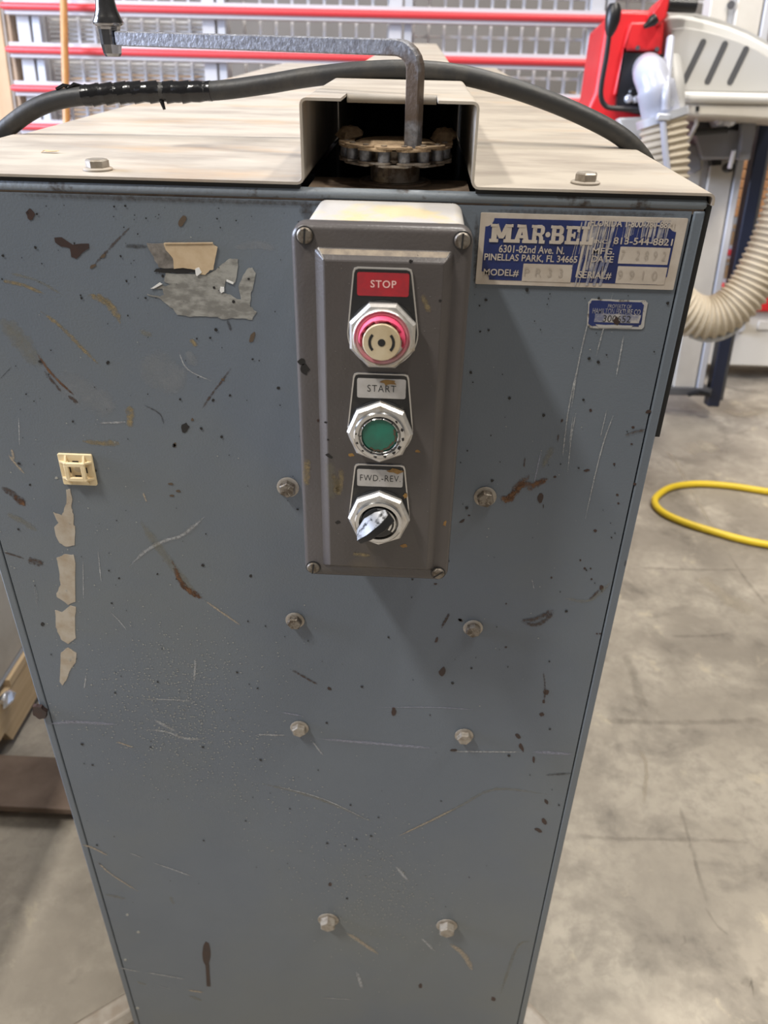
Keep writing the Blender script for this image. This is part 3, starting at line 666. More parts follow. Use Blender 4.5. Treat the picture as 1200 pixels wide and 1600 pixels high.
# upper left
blob('paint_chip', 130, 40, 18, 22, chip, f=f8)
patch('paint_chip', [(232, 140), (262, 138), (310, 170), (378, 165), (380, 186), (350, 205), (325, 230), (304, 222), (298, 185), (262, 178), (236, 160)], chip, f8, .8, 2)
stroke('rust_stain', [(560, 90), (500, 150), (440, 215), (395, 262)], 16*K8, smear_b, f8)
blob('paint_chip', 395, 262, 14, 8, chip_tan, -.5, f=f8); blob('paint_chip', 440, 218, 12, 7, chip_tan, -.5, f=f8)
blob('paint_chip', 775, 70, 13, 24, chip_tan, .6, f=f8)
for pts, wd, m_ in (([(0, 322), (60, 332), (120, 350), (195, 382)], 22, smear_y), ([(40, 290), (150, 320), (270, 385)], 16, smear_o), ([(370, 385), (440, 405), (485, 450), (518, 512)], 46, smear_y),
    ([(375, 380), (430, 395), (480, 440)], 16, smear_y), ([(170, 450), (260, 520), (340, 600), (432, 692)], 24, smear_y), ([(0, 480), (90, 580), (170, 700)], 100, smear_o), ([(240, 720), (380, 820), (500, 860)], 150, smear_g),
    ([(155, 630), (220, 720), (335, 830)], 16, smear_r), ([(180, 698), (235, 765), (262, 797)], 18, smear_b), ([(290, 810), (335, 850)], 22, smear_b),
    ([(555, 850), (552, 955)], 46, smear_y), ([(345, 1005), (430, 1015), (512, 1015)], [18, 44], smear_y), ([(595, 535), (650, 560)], 30, smear_o), ([(810, 570), (840, 605)], 26, smear_y), ([(800, 620), (830, 690)], 50, smear_g),
    ([(990, 690), (950, 745), (900, 810), (850, 885)], 14, smear_b), ([(760, 620), (800, 700), (910, 755)], 8, scr_w), ([(50, 690), (0, 742)], 5, scr_d), ([(420, 930), (540, 925)], 12, scr_w),
    ([(600, 660), (700, 720), (790, 780)], 190, smear_g), ([(610, 850), (680, 890), (700, 940)], 10, scr_d), ([(1000, 180), (1100, 170), (1180, 190)], 40, smear_g), ([(80, 900), (84, 1030)], 6, scr_w), ([(50, 1040), (60, 1085)], 16, scr_t),
    ([(530, 175), (630, 178)], 24, scr_d), ([(970, 490), (985, 540)], 18, scr_d)):
    stroke('surface_smear', pts, [q*K8 for q in wd] if isinstance(wd, list) else wd*K8, m_, f8)
for x, y, rx, ry, c in ((788, 950, 17, 19, speck), (742, 1025, 7, 9, speck), (1075, 565, 10, 24, chip_tan), (460, 672, 7, 8, speck), (908, 833, 6, 6, speck), (980, 812, 5, 5, speck), (1187, 780, 7, 7, speck), (950, 745, 8, 6, chip_tan), (820, 915, 6, 6, chip_tan)):
    blob('paint_chip', x, y, rx, ry, c, .4, f=f8)
# middle left
for pts, wd, m_ in (([(0, 240), (60, 275), (125, 335)], [34, 70], smear_b), ([(60, 280), (125, 335)], 40, smear_r), ([(40, 90), (70, 130), (120, 185)], 16, scr_t), ([(25, 365), (100, 400), (180, 450)], 42, smear_o), ([(0, 545), (60, 560), (125, 582)], 14, smear_b), ([(125, 580), (210, 605)], 56, smear_b),
    ([(600, 620), (680, 545), (770, 495), (850, 470), (905, 430), (960, 380)], 34, smear_g), ([(600, 620), (680, 545), (770, 495), (850, 470), (905, 430), (960, 380)], 18, scr_w),
    ([(660, 400), (740, 520), (830, 640), (930, 760)], [60, 50], smear_o), ([(800, 570), (850, 690), (900, 735), (955, 770)], [28, 60], smear_r), ([(840, 690), (900, 740), (940, 765)], 34, smear_r), ([(955, 770), (1040, 830), (1135, 895)], 14, scr_t),
    ([(670, 265), (688, 315)], 12, scr_t), ([(655, 1235), (780, 1238), (920, 1246)], 10, scr_w), ([(225, 1352), (340, 1343), (440, 1348), (565, 1356)], 22, scr_l), ([(670, 1375), (780, 1390), (870, 1420), (965, 1425)], 20, scr_w),
    ([(720, 1330), (830, 1390)], 24, scr_w), ([(545, 1435), (630, 1465)], 14, scr_t), ([(918, 1040), (910, 1160)], 14, scr_w), ([(510, 820), (560, 870), (600, 920)], 8, scr_w), ([(390, 580), (392, 775)], 7, scr_w), ([(460, 540), (475, 690)], 7, scr_w), ([(405, 1120), (395, 1190)], 8, scr_w),
    ([(165, 700), (175, 800)], 20, smear_g)):
    stroke('surface_smear', pts, [q*K3 for q in wd] if isinstance(wd, list) else wd*K3, m_, fa)
for x, y, rx, ry, c in ((800, 228, 13, 5, chip_tan), (836, 262, 12, 5, chip_tan), (805, 283, 11, 4, chip_tan), (200, 885, 9, 9, speck), (140, 232, 5, 5, speck), (1175, 660, 7, 7, speck), (265, 200, 7, 6, speck_l), (820, 45, 6, 12, chip_tan), (558, 670, 4, 4, speck), (738, 650, 4, 4, speck)):
    blob('paint_chip', x, y, rx, ry, c, .1, f=fa)
patch('grime_clump', [(160, 1258), (200, 1262), (225, 1285), (222, 1312), (195, 1318), (165, 1300)], chip, fa, 1.2, 3, .004)
# lower
for pts, wd, m_ in (([(0, 565), (110, 568)], 12, scr_w), ([(200, 588), (240, 640)], 10, scr_w), ([(220, 580), (440, 598), (640, 615)], 16, scr_l), ([(690, 625), (960, 628)], 12, scr_w), ([(985, 626), (1135, 636)], 20, scr_l), ([(430, 468), (640, 468), (800, 478)], 5, scr_l),
    ([(500, 932), (620, 875), (720, 825), (820, 770), (900, 760), (1060, 782)], 16, smear_o), ([(500, 932), (620, 875), (720, 825)], 9, scr_t), ([(0, 735), (160, 775), (300, 825), (425, 885)], 14, smear_o), ([(60, 745), (240, 795), (420, 880)], 7, scr_w),
    ([(120, 330), (225, 390)], 14, smear_b), ([(690, 132), (660, 188)], 16, smear_b), ([(1030, 710), (1132, 704)], 12, scr_d), ([(945, 165), (1010, 170), (1075, 118)], 26, smear_b), ([(1026, 335), (1032, 400), (1028, 455)], 10, smear_b),
    ([(230, 1505), (345, 1511)], 8, scr_w), ([(320, 1270), (380, 1310), (440, 1352)], 22, scr_t), ([(690, 1310), (740, 1350), (775, 1412)], 26, scr_t), ([(360, 1410), (380, 1475)], 18, scr_w), ([(500, 1035), (545, 1090)], 16, scr_w), ([(590, 1290), (640, 1340)], 14, scr_w), ([(870, 1500), (930, 1330), (985, 1300)], 14, smear_o), ([(90, 485), (170, 500)], 9, scr_l)):
    stroke('surface_smear', pts, wd*K4, m_, f4)
for x, y, rx, ry, rot in ((492, 483, 8, 16, 0), (665, 342, 12, 18, .4), (645, 228, 5, 10, .4), (1036, 415, 10, 9, 0), (1027, 448, 5, 6, 0), (1020, 494, 8, 7, 0), (935, 571, 12, 6, .8), (948, 612, 7, 16, -.5), (992, 655, 4, 12, 0), (1037, 806, 10, 6, .8), (1029, 875, 14, 7, .9), (1008, 907, 15, 6, .5), (265, 1101, 6, 6, 0), (587, 1464, 7, 8, 0), (848, 1510, 8, 8, 0), (730, 157, 8, 5, .4), (262, 402, 8, 5, .5), (705, 622, 12, 5, 0)):
    blob('paint_chip', x, y, rx, ry, chip, rot, f=f4)
for pts, wd, m_ in (([(605, 95), (670, 120)], 10, scr_w), ([(710, 140), (800, 170), (912, 211)], 13, scr_w), ([(455, 135), (520, 195), (660, 285)], 12, scr_t), ([(490, 290), (595, 312)], 26, smear_o), ([(380, 55), (440, 75), (515, 115)], 18, scr_t), ([(550, 632), (660, 655)], 14, scr_w), ([(680, 655), (880, 690)], 14, scr_w), ([(880, 740), (955, 750)], 22, scr_t), ([(885, 765), (950, 790)], 26, smear_o), ([(640, 700), (690, 715)], 18, smear_o), ([(800, 300), (815, 340)], 22, smear_o), ([(740, 720), (800, 735)], 14, smear_g)):
    stroke('surface_smear', pts, wd*K3, m_, fb)
blob('drip_stain', 968, 570, 19, 56, chip, 0, .05, f=fb, n=18); stroke('drip_stain', [(972, 615), (974, 660), (978, 722)], 17*K3, chip, fb, False, .05)
for x, y in ((597, 387), (648, 469), (645, 825), (587, 598)): blob('pale_fleck', x, y, 7, 5, speck_l, .2, f=fb)
# right
for pts, wd, m_ in (([(395, 385), (440, 400), (480, 350), (545, 285)], [40, 60], smear_r), ([(430, 405), (490, 350), (550, 320)], 34, smear_r), ([(520, 360), (560, 335), (620, 305)], 44, smear_r), ([(515, 210), (510, 260)], 10, smear_b), ([(665, 105), (660, 150)], 12, smear_b), ([(640, 160), (590, 260)], 40, smear_o),
    ([(745, 0), (722, 120), (703, 300)], 6, scr_w), ([(730, 20), (712, 160)], 5, scr_w), ([(880, 0), (850, 125)], 6, scr_w), ([(918, 0), (870, 130), (830, 280), (778, 512)], 8, scr_w), ([(590, 170), (570, 260), (555, 330)], 7, scr_l), ([(960, 115), (1000, 100), (1062, 88)], 18, smear_b), ([(485, 945), (570, 930), (650, 888)], 34, smear_b), ([(690, 840), (800, 850), (910, 760)], 22, smear_o), ([(800, 850), (850, 800)], 16, smear_b), ([(180, 905), (140, 975)], 18, smear_b), ([(545, 750), (555, 800)], 6, scr_w), ([(960, 700), (965, 670)], 8, scr_d)):
    stroke('surface_smear', pts, [q*K7 for q in wd] if isinstance(wd, list) else wd*K7, m_, f7)
for pts in ([(905, 560), (888, 640), (878, 720)], [(930, 455), (905, 560), (892, 640)], [(958, 455), (930, 560)], [(975, 520), (962, 590)]):
    stroke('surface_scratch', pts, 3, scr_w)
for x, y, rx, ry, rot in ((583, 395, 15, 20, 0), (597, 430, 2, 10, 0), (790, 271, 14, 5, -.2), (828, 540, 8, 6, 0), (856, 795, 9, 10, 0), (782, 709, 6, 5, 0), (808, 709, 4, 4, 0), (997, 78, 6, 5, 0), (991, 153, 5, 4, 0), (1065, 10, 12, 7, -.4), (648, 300, 7, 5, 0), (680, 48, 4, 8, .5), (235, 497, 14, 5, -.6), (265, 472, 5, 3, 0), (225, 938, 8, 5, .4), (115, 778, 7, 4, 0), (431, 866, 4, 3, 0), (928, 380, 6, 5, 0), (913, 242, 5, 4, 0), (932, 418, 5, 4, 0), (1005, 332, 7, 6, 0), (808, 3, 7, 6, 0), (430, 1060, 5, 4, 0), (633, 750, 4, 4, 0), (762, 672, 4, 4, 0), (812, 757, 4, 4, 0), (836, 1000, 4, 3, 0), (850, 1000, 4, 3, 0)):
    blob('paint_chip', x, y, rx, ry, chip, rot, f=f7)
# fine specks, too small to pick apart
def specks(name, items, m_):
    mb = MB()
    for x, y, r in items:
        c = pz(x, y); k = abs(pz(x+1, y)[0] - c[0])*r; a0 = random.uniform(0, 6)
        mb.add([(c[0] + k*math.cos(a0+2*PI*j/6)*random.uniform(.7, 1.3), PY-.0006, c[1] + k*math.sin(a0+2*PI*j/6)*random.uniform(.7, 1.3)) for j in range(6)], [tuple(range(6))])
    return stuff(part(mb, name, m_, front))
def inpanel(x, y):
    p = pz(x, y); return XL+.01 < p[0] < XR-.01 and ZB < p[1] < 1.15
it = []
while len(it) < 330:
    x, y = random.uniform(0, 1090), 320 + 1100*random.random()**1.5
    if inpanel(x, y): it.append((x, y, random.choice((.8, 1, 1.2, 1.5, 2.0, 2.6)) * (1 if x > 640 or random.random() < .5 else .75)))
specks('paint_specks', it, speck)
it = []
for cx_, cy_, sx, sy, n_ in ((275, 1080, 80, 60, 900), (300, 1150, 60, 45, 400), (590, 1390, 45, 50, 420), (540, 1330, 60, 50, 150), (640, 1430, 35, 40, 80), (420, 1240, 45, 40, 120), (120, 850, 90, 120, 60), (500, 700, 250, 250, 30), (860, 900, 120, 200, 25)):
    for k in range(n_):
        x, y = random.gauss(cx_, sx), random.gauss(cy_, sy)
        if inpanel(x, y): it.append((x, y, random.uniform(.45, 1.15)))
specks('dust_specks', it, speck_l)
# grime along the bead underside and flange edges
stroke('grime_edge', [(0, 303), (200, 309), (440, 317), (600, 322)], 10, grime_film); stroke('grime_edge', [(745, 328), (900, 332), (1085, 336)], 9, grime_film); stroke('grime_edge', [(470, 318), (480, 330), (478, 345)], 26, grime_film); stroke('grime_edge', [(745, 332), (744, 400), (742, 455)], 10, grime_film)
foot_m = mat('scuffed_ivory_foot', (.40, .36, .31), .5, var=(.30, .25, .20), scale=30)
# splayed floor feet of the base frame
def foot(a, b_, wd, name='base_foot'):
    a = Vector(a); b_ = Vector(b_); d = (b_-a).normalized(); n_ = Vector((-d.y, d.x, 0))*wd
    prof = [(-1, 0), (1, 0), (1, .035), (.55, .050), (-.55, .050), (-1, .035)]
    part(MB().loft([[a + n_*q + Vector((0, 0, z)) for q, z in prof], [b_ + n_*q + Vector((0, 0, z*.8)) for q, z in prof]]), name, foot_m, bevel=.003)
    part(MB().lathe([(.014, .04), (.014, ZB+.001)], (a.x, a.y, 0), 'z', 12), 'foot_stem', steel_old, smooth=True)
pL = onZ(170, 1580, .045); pR = onZ(838, 1584, .045)
foot((XL+.06, pL.y+.085, 0), (pL.x-.045, pL.y-.035, 0), .022)
foot((XR-.06, pR.y+.085, 0), (pR.x+.040, pR.y-.055, 0), .022)
foot((XL+.06, END-.15, 0), (XL-.08, END-.05, 0), .022); foot((XR-.06, END-.15, 0), (XR+.08, END-.05, 0), .022)

# ================================================================== CONTROL STATION
BX0, BX1, BZ0, BZ1, BY = -.0697, .0322, .9137, 1.1555, .450
cs = empty('control_station', ((BX0+BX1)/2, PY, BZ0)); tag(cs, 'taupe three button control box with STOP, START and FWD-REV switches on the machine front', 'control box')
def cpart(mb, name, material, parent=None, **k):
    o = mb.build(name, material, None, **k)
    if parent is None: under(o, cs)
    else: o.parent = parent; o.matrix_parent_inverse = Matrix.Identity(4)
    return o
FY = lambda a, b_, d: Vector((a, d, b_))
def ry(x0, x1, z0, z1, r, Y, ins=0, seg=6): return [Vector((a, Y, b_)) for a, b_ in rrect(x0+ins, x1-ins, z0+ins, z1-ins, max(r-ins, .0006), seg)]
cpart(MB().loft([ry(-.0622, .0284, .9205, 1.1562, .006, PY-.0003), ry(-.0640, .0286, .9200, 1.1545, .006, BY+.012)]), 'back_box', box_back, smooth=True)
R = .008; A = (BX0, BX1, BZ0, BZ1)
cov = cpart(MB().loft([ry(*A, R, BY+.0125, .001), ry(*A, R, BY+.0115, 0), ry(*A, R, BY+.003, 0), ry(*A, R, BY+.001, .0009), ry(*A, R, BY, .003)]), 'cover', box_gray, smooth=True, angle=50)
# raised centre with chamfered border
cx0, cx1, cz0, cz1 = BX0+.0128, BX1-.0098, BZ0+.0085, BZ1-.0120
PL = BY - .0060
cpart(MB().loft([ry(cx0, cx1, cz0, cz1, .0030, BY+.0005, 0), ry(cx0, cx1, cz0, cz1, .0030, PL+.0004, .0056), ry(cx0, cx1, cz0, cz1, .0030, PL, .0064)]), 'raised_face', box_gray, cov, smooth=True, angle=20)
# dust on the upper chamfers
cpart(MB().add([(cx0+.004, BY-.0004, cz1-.0012), (cx1-.004, BY-.0004, cz1-.0012), (cx1-.0072, PL+.0006, cz1-.0052), (cx0+.0072, PL+.0006, cz1-.0052)], [(0, 1, 2, 3)]).build('dust_film', mat('tan_dust', (.30, .25, .19), .9, var=(.21, .175, .14), scale=150, ramp=(.4, .6)), cov) if False else MB().add([(cx0+.0030, BY-.0006, cz1-.0009), (cx1-.0030, BY-.0006, cz1-.0009), (cx1-.0066, PL+.0004, cz1-.0057), (cx0+.0066, PL+.0004, cz1-.0057)], [(0, 1, 2, 3)]), 'dust_film', mat('tan_dust', (.30, .25, .19), .9, var=(.21, .175, .14), scale=150, ramp=(.4, .6)), cov)
# slotted cover screws
for px, py, rot in ((476, 368, 86), (722.5, 376, 88), (489.5, 887, 82), (684.5, 896, 40)):
    c = onY(px, py, BY-.0006)
    s_ = cpart(MB().lathe([(.0052, -.0002), (.0052, .0004), (.0045, .0005)], (c.x, BY, c.z), 'y', 24), 'screw_rim', black_plate, smooth=True)
    s_ = cpart(MB().lathe([(.0045, .0003), (.0045, .0012), (.0038, .0019), (.0015, .0022), (0, .0022)], (c.x, BY, c.z), 'y', 24), 'cover_screw', zinc_dark, smooth=True)
    a = math.radians(rot); d = Vector((math.cos(a), 0, math.sin(a))); n_ = Vector((-d.z, 0, d.x))*.00055; cc = Vector((c.x, BY-.00225, c.z))
    cpart(MB().add([cc + d*.0042 + n_, cc - d*.0042 + n_, cc - d*.0042 - n_, cc + d*.0042 - n_], [(0, 1, 2, 3)]), 'screw_slot', black_gap, s_)
# legend plates and operators
def bx(px, py, Y): p = onY(px, py, Y); return p.x, p.z
def legend(cpx, cpy, top_y, tw, bw, lab, lm, im, body, tx_, off, sp_):
    Y = PL - .0016; cx_, cz_ = bx(cpx, cpy, Y)
    def shape(ins):
        zt_ = bx(cpx, top_y, Y)[1] - ins; xt0, xt1 = bx(tw[0], top_y, Y)[0] + ins, bx(tw[1], top_y, Y)[0] - ins; r = .0026; Rr = bw - ins
        pts = [(xt0 + r, zt_), (xt0 + .0007, zt_ - .0007), (xt0, zt_ - r)]
        for k in range(25):
            a = math.radians(172 + (368-172)*k/24); pts.append((cx_ + Rr*math.cos(a), cz_ + Rr*math.sin(a)))
        pts += [(xt1, zt_ - r), (xt1 - .0007, zt_ - .0007), (xt1 - r, zt_)]
        return pts
    lp = cpart(MB().prism(shape(0), FY, PL-.00005, PL-.0012), 'legend_plate', plate_rim)
    cpart(MB().prism(shape(.0008), FY, PL-.0012, Y), 'black_face', black_plate, lp)
    x0, z1 = bx(lab[0], lab[1], Y); x1, z0 = bx(lab[2], lab[3], Y)
    cpart(MB().prism(rrect(x0, x1, z0, z1, .0012, 3), FY, Y, Y-.0002), 'label_insert', lm, lp)
    a = bx(tx_[0], tx_[3], Y); b_ = bx(tx_[2], tx_[1], Y)
    cpart(text_mesh(body, a[0], b_[0], a[1], b_[1], Y-.0003, off, spacing=sp_), 'lettering', im, lp)
    return cx_, cz_, Y
s1 = legend(598, 522, 419, (551, 645), .0208, (558, 425, 638.5, 464), red_label, pink_ink, 'STOP', (579, 438.5, 619.5, 449), .012, 1.12)
s2 = legend(594, 672, 584.5, (551.5, 639.5), .0205, (558, 590.5, 633.5, 623.5), white_label, black_ink, 'START', (574, 602.5, 619, 611.5), -.004, 1.15)
s3 = legend(592.5, 806, 727, (553.5, 633.5), .0203, (558, 732.5, 629, 761.5), white_label, black_ink, 'FWD.-REV.', (562.5, 743.5, 626, 750.5), -.006, 1.1)
def nut(c, ph, r=.0196):
    x, z, Y = c; k = 1/math.cos(PI/8)
    o = cpart(MB().lathe([(.0200, .0), (.0200, .0006), (.0192, .0010)], (x, Y, z), 'y', 32), 'gasket', black_gap, smooth=True)
    o = cpart(MB().lathe([(r*.97*k*.97, .0008), (r*.97*k, .0016), (r*.97*k, .0042), (r*.90*k, .0060), (r*.80, .0064)], (x, Y, z), 'y', 8, ph), 'octagon_nut', zinc)
    return o
def ring(r0, r1, h0, h1, c, seg=40, lip=.0006):
    x, z, Y = c
    return MB().lathe([(r1, h0), (r1, h1-lip), (r1-lip, h1), (r0+lip, h1), (r0, h1-lip), (r0, h0)], (x, Y, z), 'y', seg)
# STOP: broken mushroom button
n1 = nut(s1, PI/8); x, z, Y = s1
cpart(ring(.0156, .0170, .004, .0090, s1), 'bezel_ring', zinc, n1, smooth=True)
cpart(ring(.0134, .0157, .003, .0084, s1), 'inner_ring', pink_ring, n1, smooth=True)
cpart(MB().lathe([(.0135, .003), (.0135, .0036)], (x, Y, z), 'y', 30), 'dark_well', black_gap, n1)
core = cpart(MB().lathe([(.0109, .0036), (.0109, .0142), (.0104, .0148), (.0, .0148)], (x, Y, z), 'y', 36), 'button_core', cream_plastic, smooth=True)
cpart(MB().lathe([(.0022, .0147), (.0022, .01495)], (x, Y, z), 'y', 16), 'core_hole', black_gap, core)
for sgn in (-1, 1):
    mb = MB(); vs = []; n_ = 12
    for k in range(n_+1):
        a = math.radians(-42 + 84*k/n_) + (PI if sgn < 0 else 0)
        for r in (.0060, .0076): vs.append((x + r*math.cos(a), Y-.01495, z + r*math.sin(a)))
    mb.add(vs, [(2*k, 2*k+1, 2*k+3, 2*k+2) for k in range(n_)]); cpart(mb, 'arc_slot', black_gap, core)
vs = []; fs = []; K = 30                                       # jagged crescent of the snapped cap
for k in range(K+1):
    t = k/K; a = math.radians(-25 + 230*t); env = min(1, 5*t + .25, 5*(1-t) + .15)
    ro = .0135; ri = .0135 - (.0012 + .0012*env*(1 + .5*random.uniform(-1, 1)) + (.0006 if .12 < t < .3 else 0)); h = .0050 + .0075*env + .0007*random.uniform(-1, 1)
    for r, hh in ((ro, .0030), (ro, h*.9 + .001), (ro-.0006, h+.0016), (ri+.0002, h+.0006*random.uniform(-1, 1)), (ri, .0030)): vs.append((x + r*math.cos(a), Y-hh, z + r*math.sin(a)))
for k in range(K):
    for q in range(5): fs.append((5*k+q, 5*k+(q+1) % 5, 5*k+5+(q+1) % 5, 5*k+5+q))
fs += [(4, 3, 2, 1, 0), tuple(5*K+q for q in range(5))]
cpart(MB().add(vs, fs), 'broken_cap', pink_plastic, smooth=True, angle=40)
# START: green push button
n2 = nut(s2, 0); x, z, Y = s2
cpart(ring(.0127, .0160, .004, .0092, s2), 'bezel_ring', chrome, n2, smooth=True)
grn = cpart(MB().lathe([(.0112, .003), (.0112, .0074), (.0106, .0081), (.0, .0084)], (x, Y, z), 'y', 36), 'green_button', green_lens, smooth=True)
cpart(ring(.0112, .0121, .003, .0092, s2, 36, .0003), 'chrome_rim', chrome, grn, smooth=True)
cpart(MB().lathe([(.0128, .0030), (.0128, .0034)], (x, Y, z), 'y', 30), 'dark_well', black_gap, n2)
for k in range(11):
    a = 2*PI*k/11 + .3; c = Vector((x + .0118*math.cos(a), Y-.0093, z + .0118*math.sin(a)))
    cpart(MB().box(c.x-.0004, c.x+.0004, c.y-.0001, c.y+.0003, c.z-.0005, c.z+.0005), 'rim_notch', black_gap, grn)
def cblob(x, z, rx, rz, Y, m_, name='grime_spot', par=None, jit=.3, n=10, rot=0):
    pts = []
    for k in range(n):
        a = 2*PI*k/n; r = 1 + random.uniform(-jit, jit); u, v = rx*r*math.cos(a), rz*r*math.sin(a); pts.append((x + u*math.cos(rot) - v*math.sin(rot), z + u*math.sin(rot) + v*math.cos(rot)))
    return cpart(MB().prism(pts, FY, Y, Y-.00012), name, m_, par or cov)
for a, r, s_ in ((20, .0145, .0011), (-5, .0146, .0013), (-30, .0145, .0015), (-50, .0143, .0012), (200, .0146, .0009), (175, .0145, .0007), (45, .0144, .0009), (-75, .0143, .0012), (-100, .0144, .0010), (225, .0145, .0008)):
    aa = math.radians(a); cblob(x + r*math.cos(aa), z + r*math.sin(aa), s_, s_*.7, Y-.0092, speck, par=n2, rot=aa+PI/2)
for a in range(-120, 30, 13):
    aa = math.radians(a); rr_ = .0098 + random.uniform(-.0006, .0006); cblob(x + rr_*math.cos(aa), z + rr_*math.sin(aa), .0012, .0007, Y-.0083, chip_tan, par=grn, rot=aa+PI/2)
# FWD-REV selector
n3 = nut(s3, 0); x, z, Y = s3
cpart(ring(.0124, .0158, .004, .0092, s3), 'bezel_ring', chrome, n3, smooth=True)
cpart(MB().lathe([(.0126, .0030), (.0126, .0036)], (x, Y, z), 'y', 30), 'dark_well', black_gap, n3)
knob = cpart(MB().lathe([(.0118, .003), (.0118, .0080), (.0112, .0092), (.0095, .0098), (.0, .0100)], (x, Y, z), 'y', 36), 'selector_knob', black_pl, smooth=True)
a = math.radians(214); d = Vector((math.cos(a), 0, math.sin(a))); n_ = Vector((-d.z, 0, d.x))
def kp(t, s__, h): return Vector((x, Y-h, z)) + d*t + n_*s__
lev = [[kp(-.0105, -.0048, .0098), kp(-.0105, .0040, .0098), kp(-.0098, .0030, .0125), kp(-.0098, -.0040, .0125)],
       [kp(-.004, -.0046, .0098), kp(-.004, .0034, .0098), kp(-.004, .0024, .0190), kp(-.004, -.0036, .0190)],
       [kp(.006, -.0040, .0098), kp(.006, .0026, .0098), kp(.006, .0020, .0222), kp(.006, -.0030, .0222)],
       [kp(.0150, -.0030, .0098), kp(.0150, .0016, .0098), kp(.0142, .0012, .0215), kp(.0142, -.0024, .0215)]]
cpart(MB().loft(lev), 'selector_lever', black_pl, knob, bevel=.0006)
# silvered, worn upper flank of the lever and crescent cap
lv2 = [[kp(-.0096, -.0066, .0096), kp(-.0096, -.0040, .0128)], [kp(-.003, -.0088, .0096), kp(-.004, -.0038, .0192)], [kp(.006, -.0082, .0098), kp(.006, -.0032, .0224)], [kp(.0150, -.0034, .0100), kp(.0142, -.0025, .0217)]]
vs = [p for r in lv2 for p in r]
worn = mat('worn_silver_plastic', (.42, .42, .43), .3, metal=.7, var=(.04, .04, .04), scale=160, ramp=(.55, .66))
cpart(MB().add(vs + [kp(-.0096, -.0045, .0096), kp(-.003, -.0045, .0096), kp(.006, -.0045, .0098), kp(.0150, -.003, .01)], [(0, 2, 3, 1), (2, 4, 5, 3), (4, 6, 7, 5), (0, 8, 9, 2), (2, 9, 10, 4), (4, 10, 11, 6), (0, 1, 8), (6, 11, 7)]), 'worn_flank', worn, knob, smooth=True, angle=60)
mb = MB(); vs = []
for k in range(13):
    aa = math.radians(-35 + 130*k/12)
    for r, h in ((.0114, .0093), (.0075, .0101)): vs.append((x + r*math.cos(aa), Y-h, z + r*math.sin(aa)))
cpart(mb.add(vs, [(2*k, 2*k+1, 2*k+3, 2*k+2) for k in range(12)]), 'chrome_crescent', chrome, knob, smooth=True)
# dirt on the box
for px, py, rx, rz, m_, rot in ((476, 577, .0030, .0036, speck, 0), (471, 566, .0024, .0020, speck, .4), (514, 712, .0024, .0012, speck, -.6), (509, 660, .0008, .0007, speck, 0), (528, 816, .0016, .0016, speck, 0), (513, 687, .0008, .0006, speck, 0), (497, 657, .0008, .0010, chip, 0), (688, 470, .0009, .0009, speck, 0), (642, 408, .0012, .0008, speck, .4)):
    c = onY(px, py, PL if 505 < px < 690 else BY); cblob(c.x, c.z, rx, rz, (PL if 505 < px < 690 else BY-.0001), m_, rot=rot)
och = mat('ochre_glue', (.30, .17, .045), .6, var=(.20, .10, .03), scale=200)
for px, py, rx, rz, on in ((607, 597.5, .0042, .0016, 'l'), (617, 736, .0046, .0018, 'l'), (633, 775, .0012, .0020, 'l'), (632, 853, .0024, .0016, 'p'), (695, 818, .0013, .0020, 'b'), (549, 711, .0016, .0010, 'p'), (653, 705, .0014, .0010, 'p')):
    yy = {'l': PL-.0019, 'p': PL, 'b': BY}[on]; c = onY(px, py, yy); cblob(c.x, c.z, rx, rz, yy, och, 'glue_spot', jit=.4)
def cstroke(pts, wid, m_, Yf=PL, name='box_smear'):
    P = catmull([Vector((*bx(px, py, Yf), 0)) for px, py in pts], 6); n_ = len(P); vs = []; uv = []
    for i, p in enumerate(P):
        t = i/(n_-1); tg = (P[min(i+1, n_-1)] - P[max(i-1, 0)]).normalized(); nn = Vector((-tg.y, tg.x, 0))
        for q in (1, 0, -1): vs.append((p.x + nn.x*wid/2*q, Yf-.0002, p.y + nn.y*wid/2*q)); uv.append((t, .5+.5*q))
    fs = [(3*i+q, 3*i+q+1, 3*i+q+4, 3*i+q+3) for i in range(n_-1) for q in (0, 1)]
    cpart(MB().add(vs, fs, uv), name, m_, cov)
cstroke([(480, 715), (478, 760)], .006, smear_y, BY); cstroke([(522, 735), (528, 770), (535, 730)], .006, smear_y); cstroke([(550, 865), (580, 868)], .004, smear_y); cstroke([(515, 720), (520, 780)], .008, smear_o); cstroke([(660, 460), (672, 490)], .004, smear_y); cstroke([(702, 440), (700, 470)], .004, smear_o, BY)
mb = MB()
for k in range(120):
    px, py = random.uniform(508, 680), random.uniform(395, 870); c = bx(px, py, PL); r = random.choice((.00012, .0002, .0003))
    mb.add([(c[0] + r*math.cos(j*1.05), PL-.00025, c[1] + r*math.sin(j*1.05)) for j in range(6)], [tuple(range(6))])
stuff(cpart(mb, 'box_specks', mat('grey_speck', (.19, .175, .165), .6), cov))

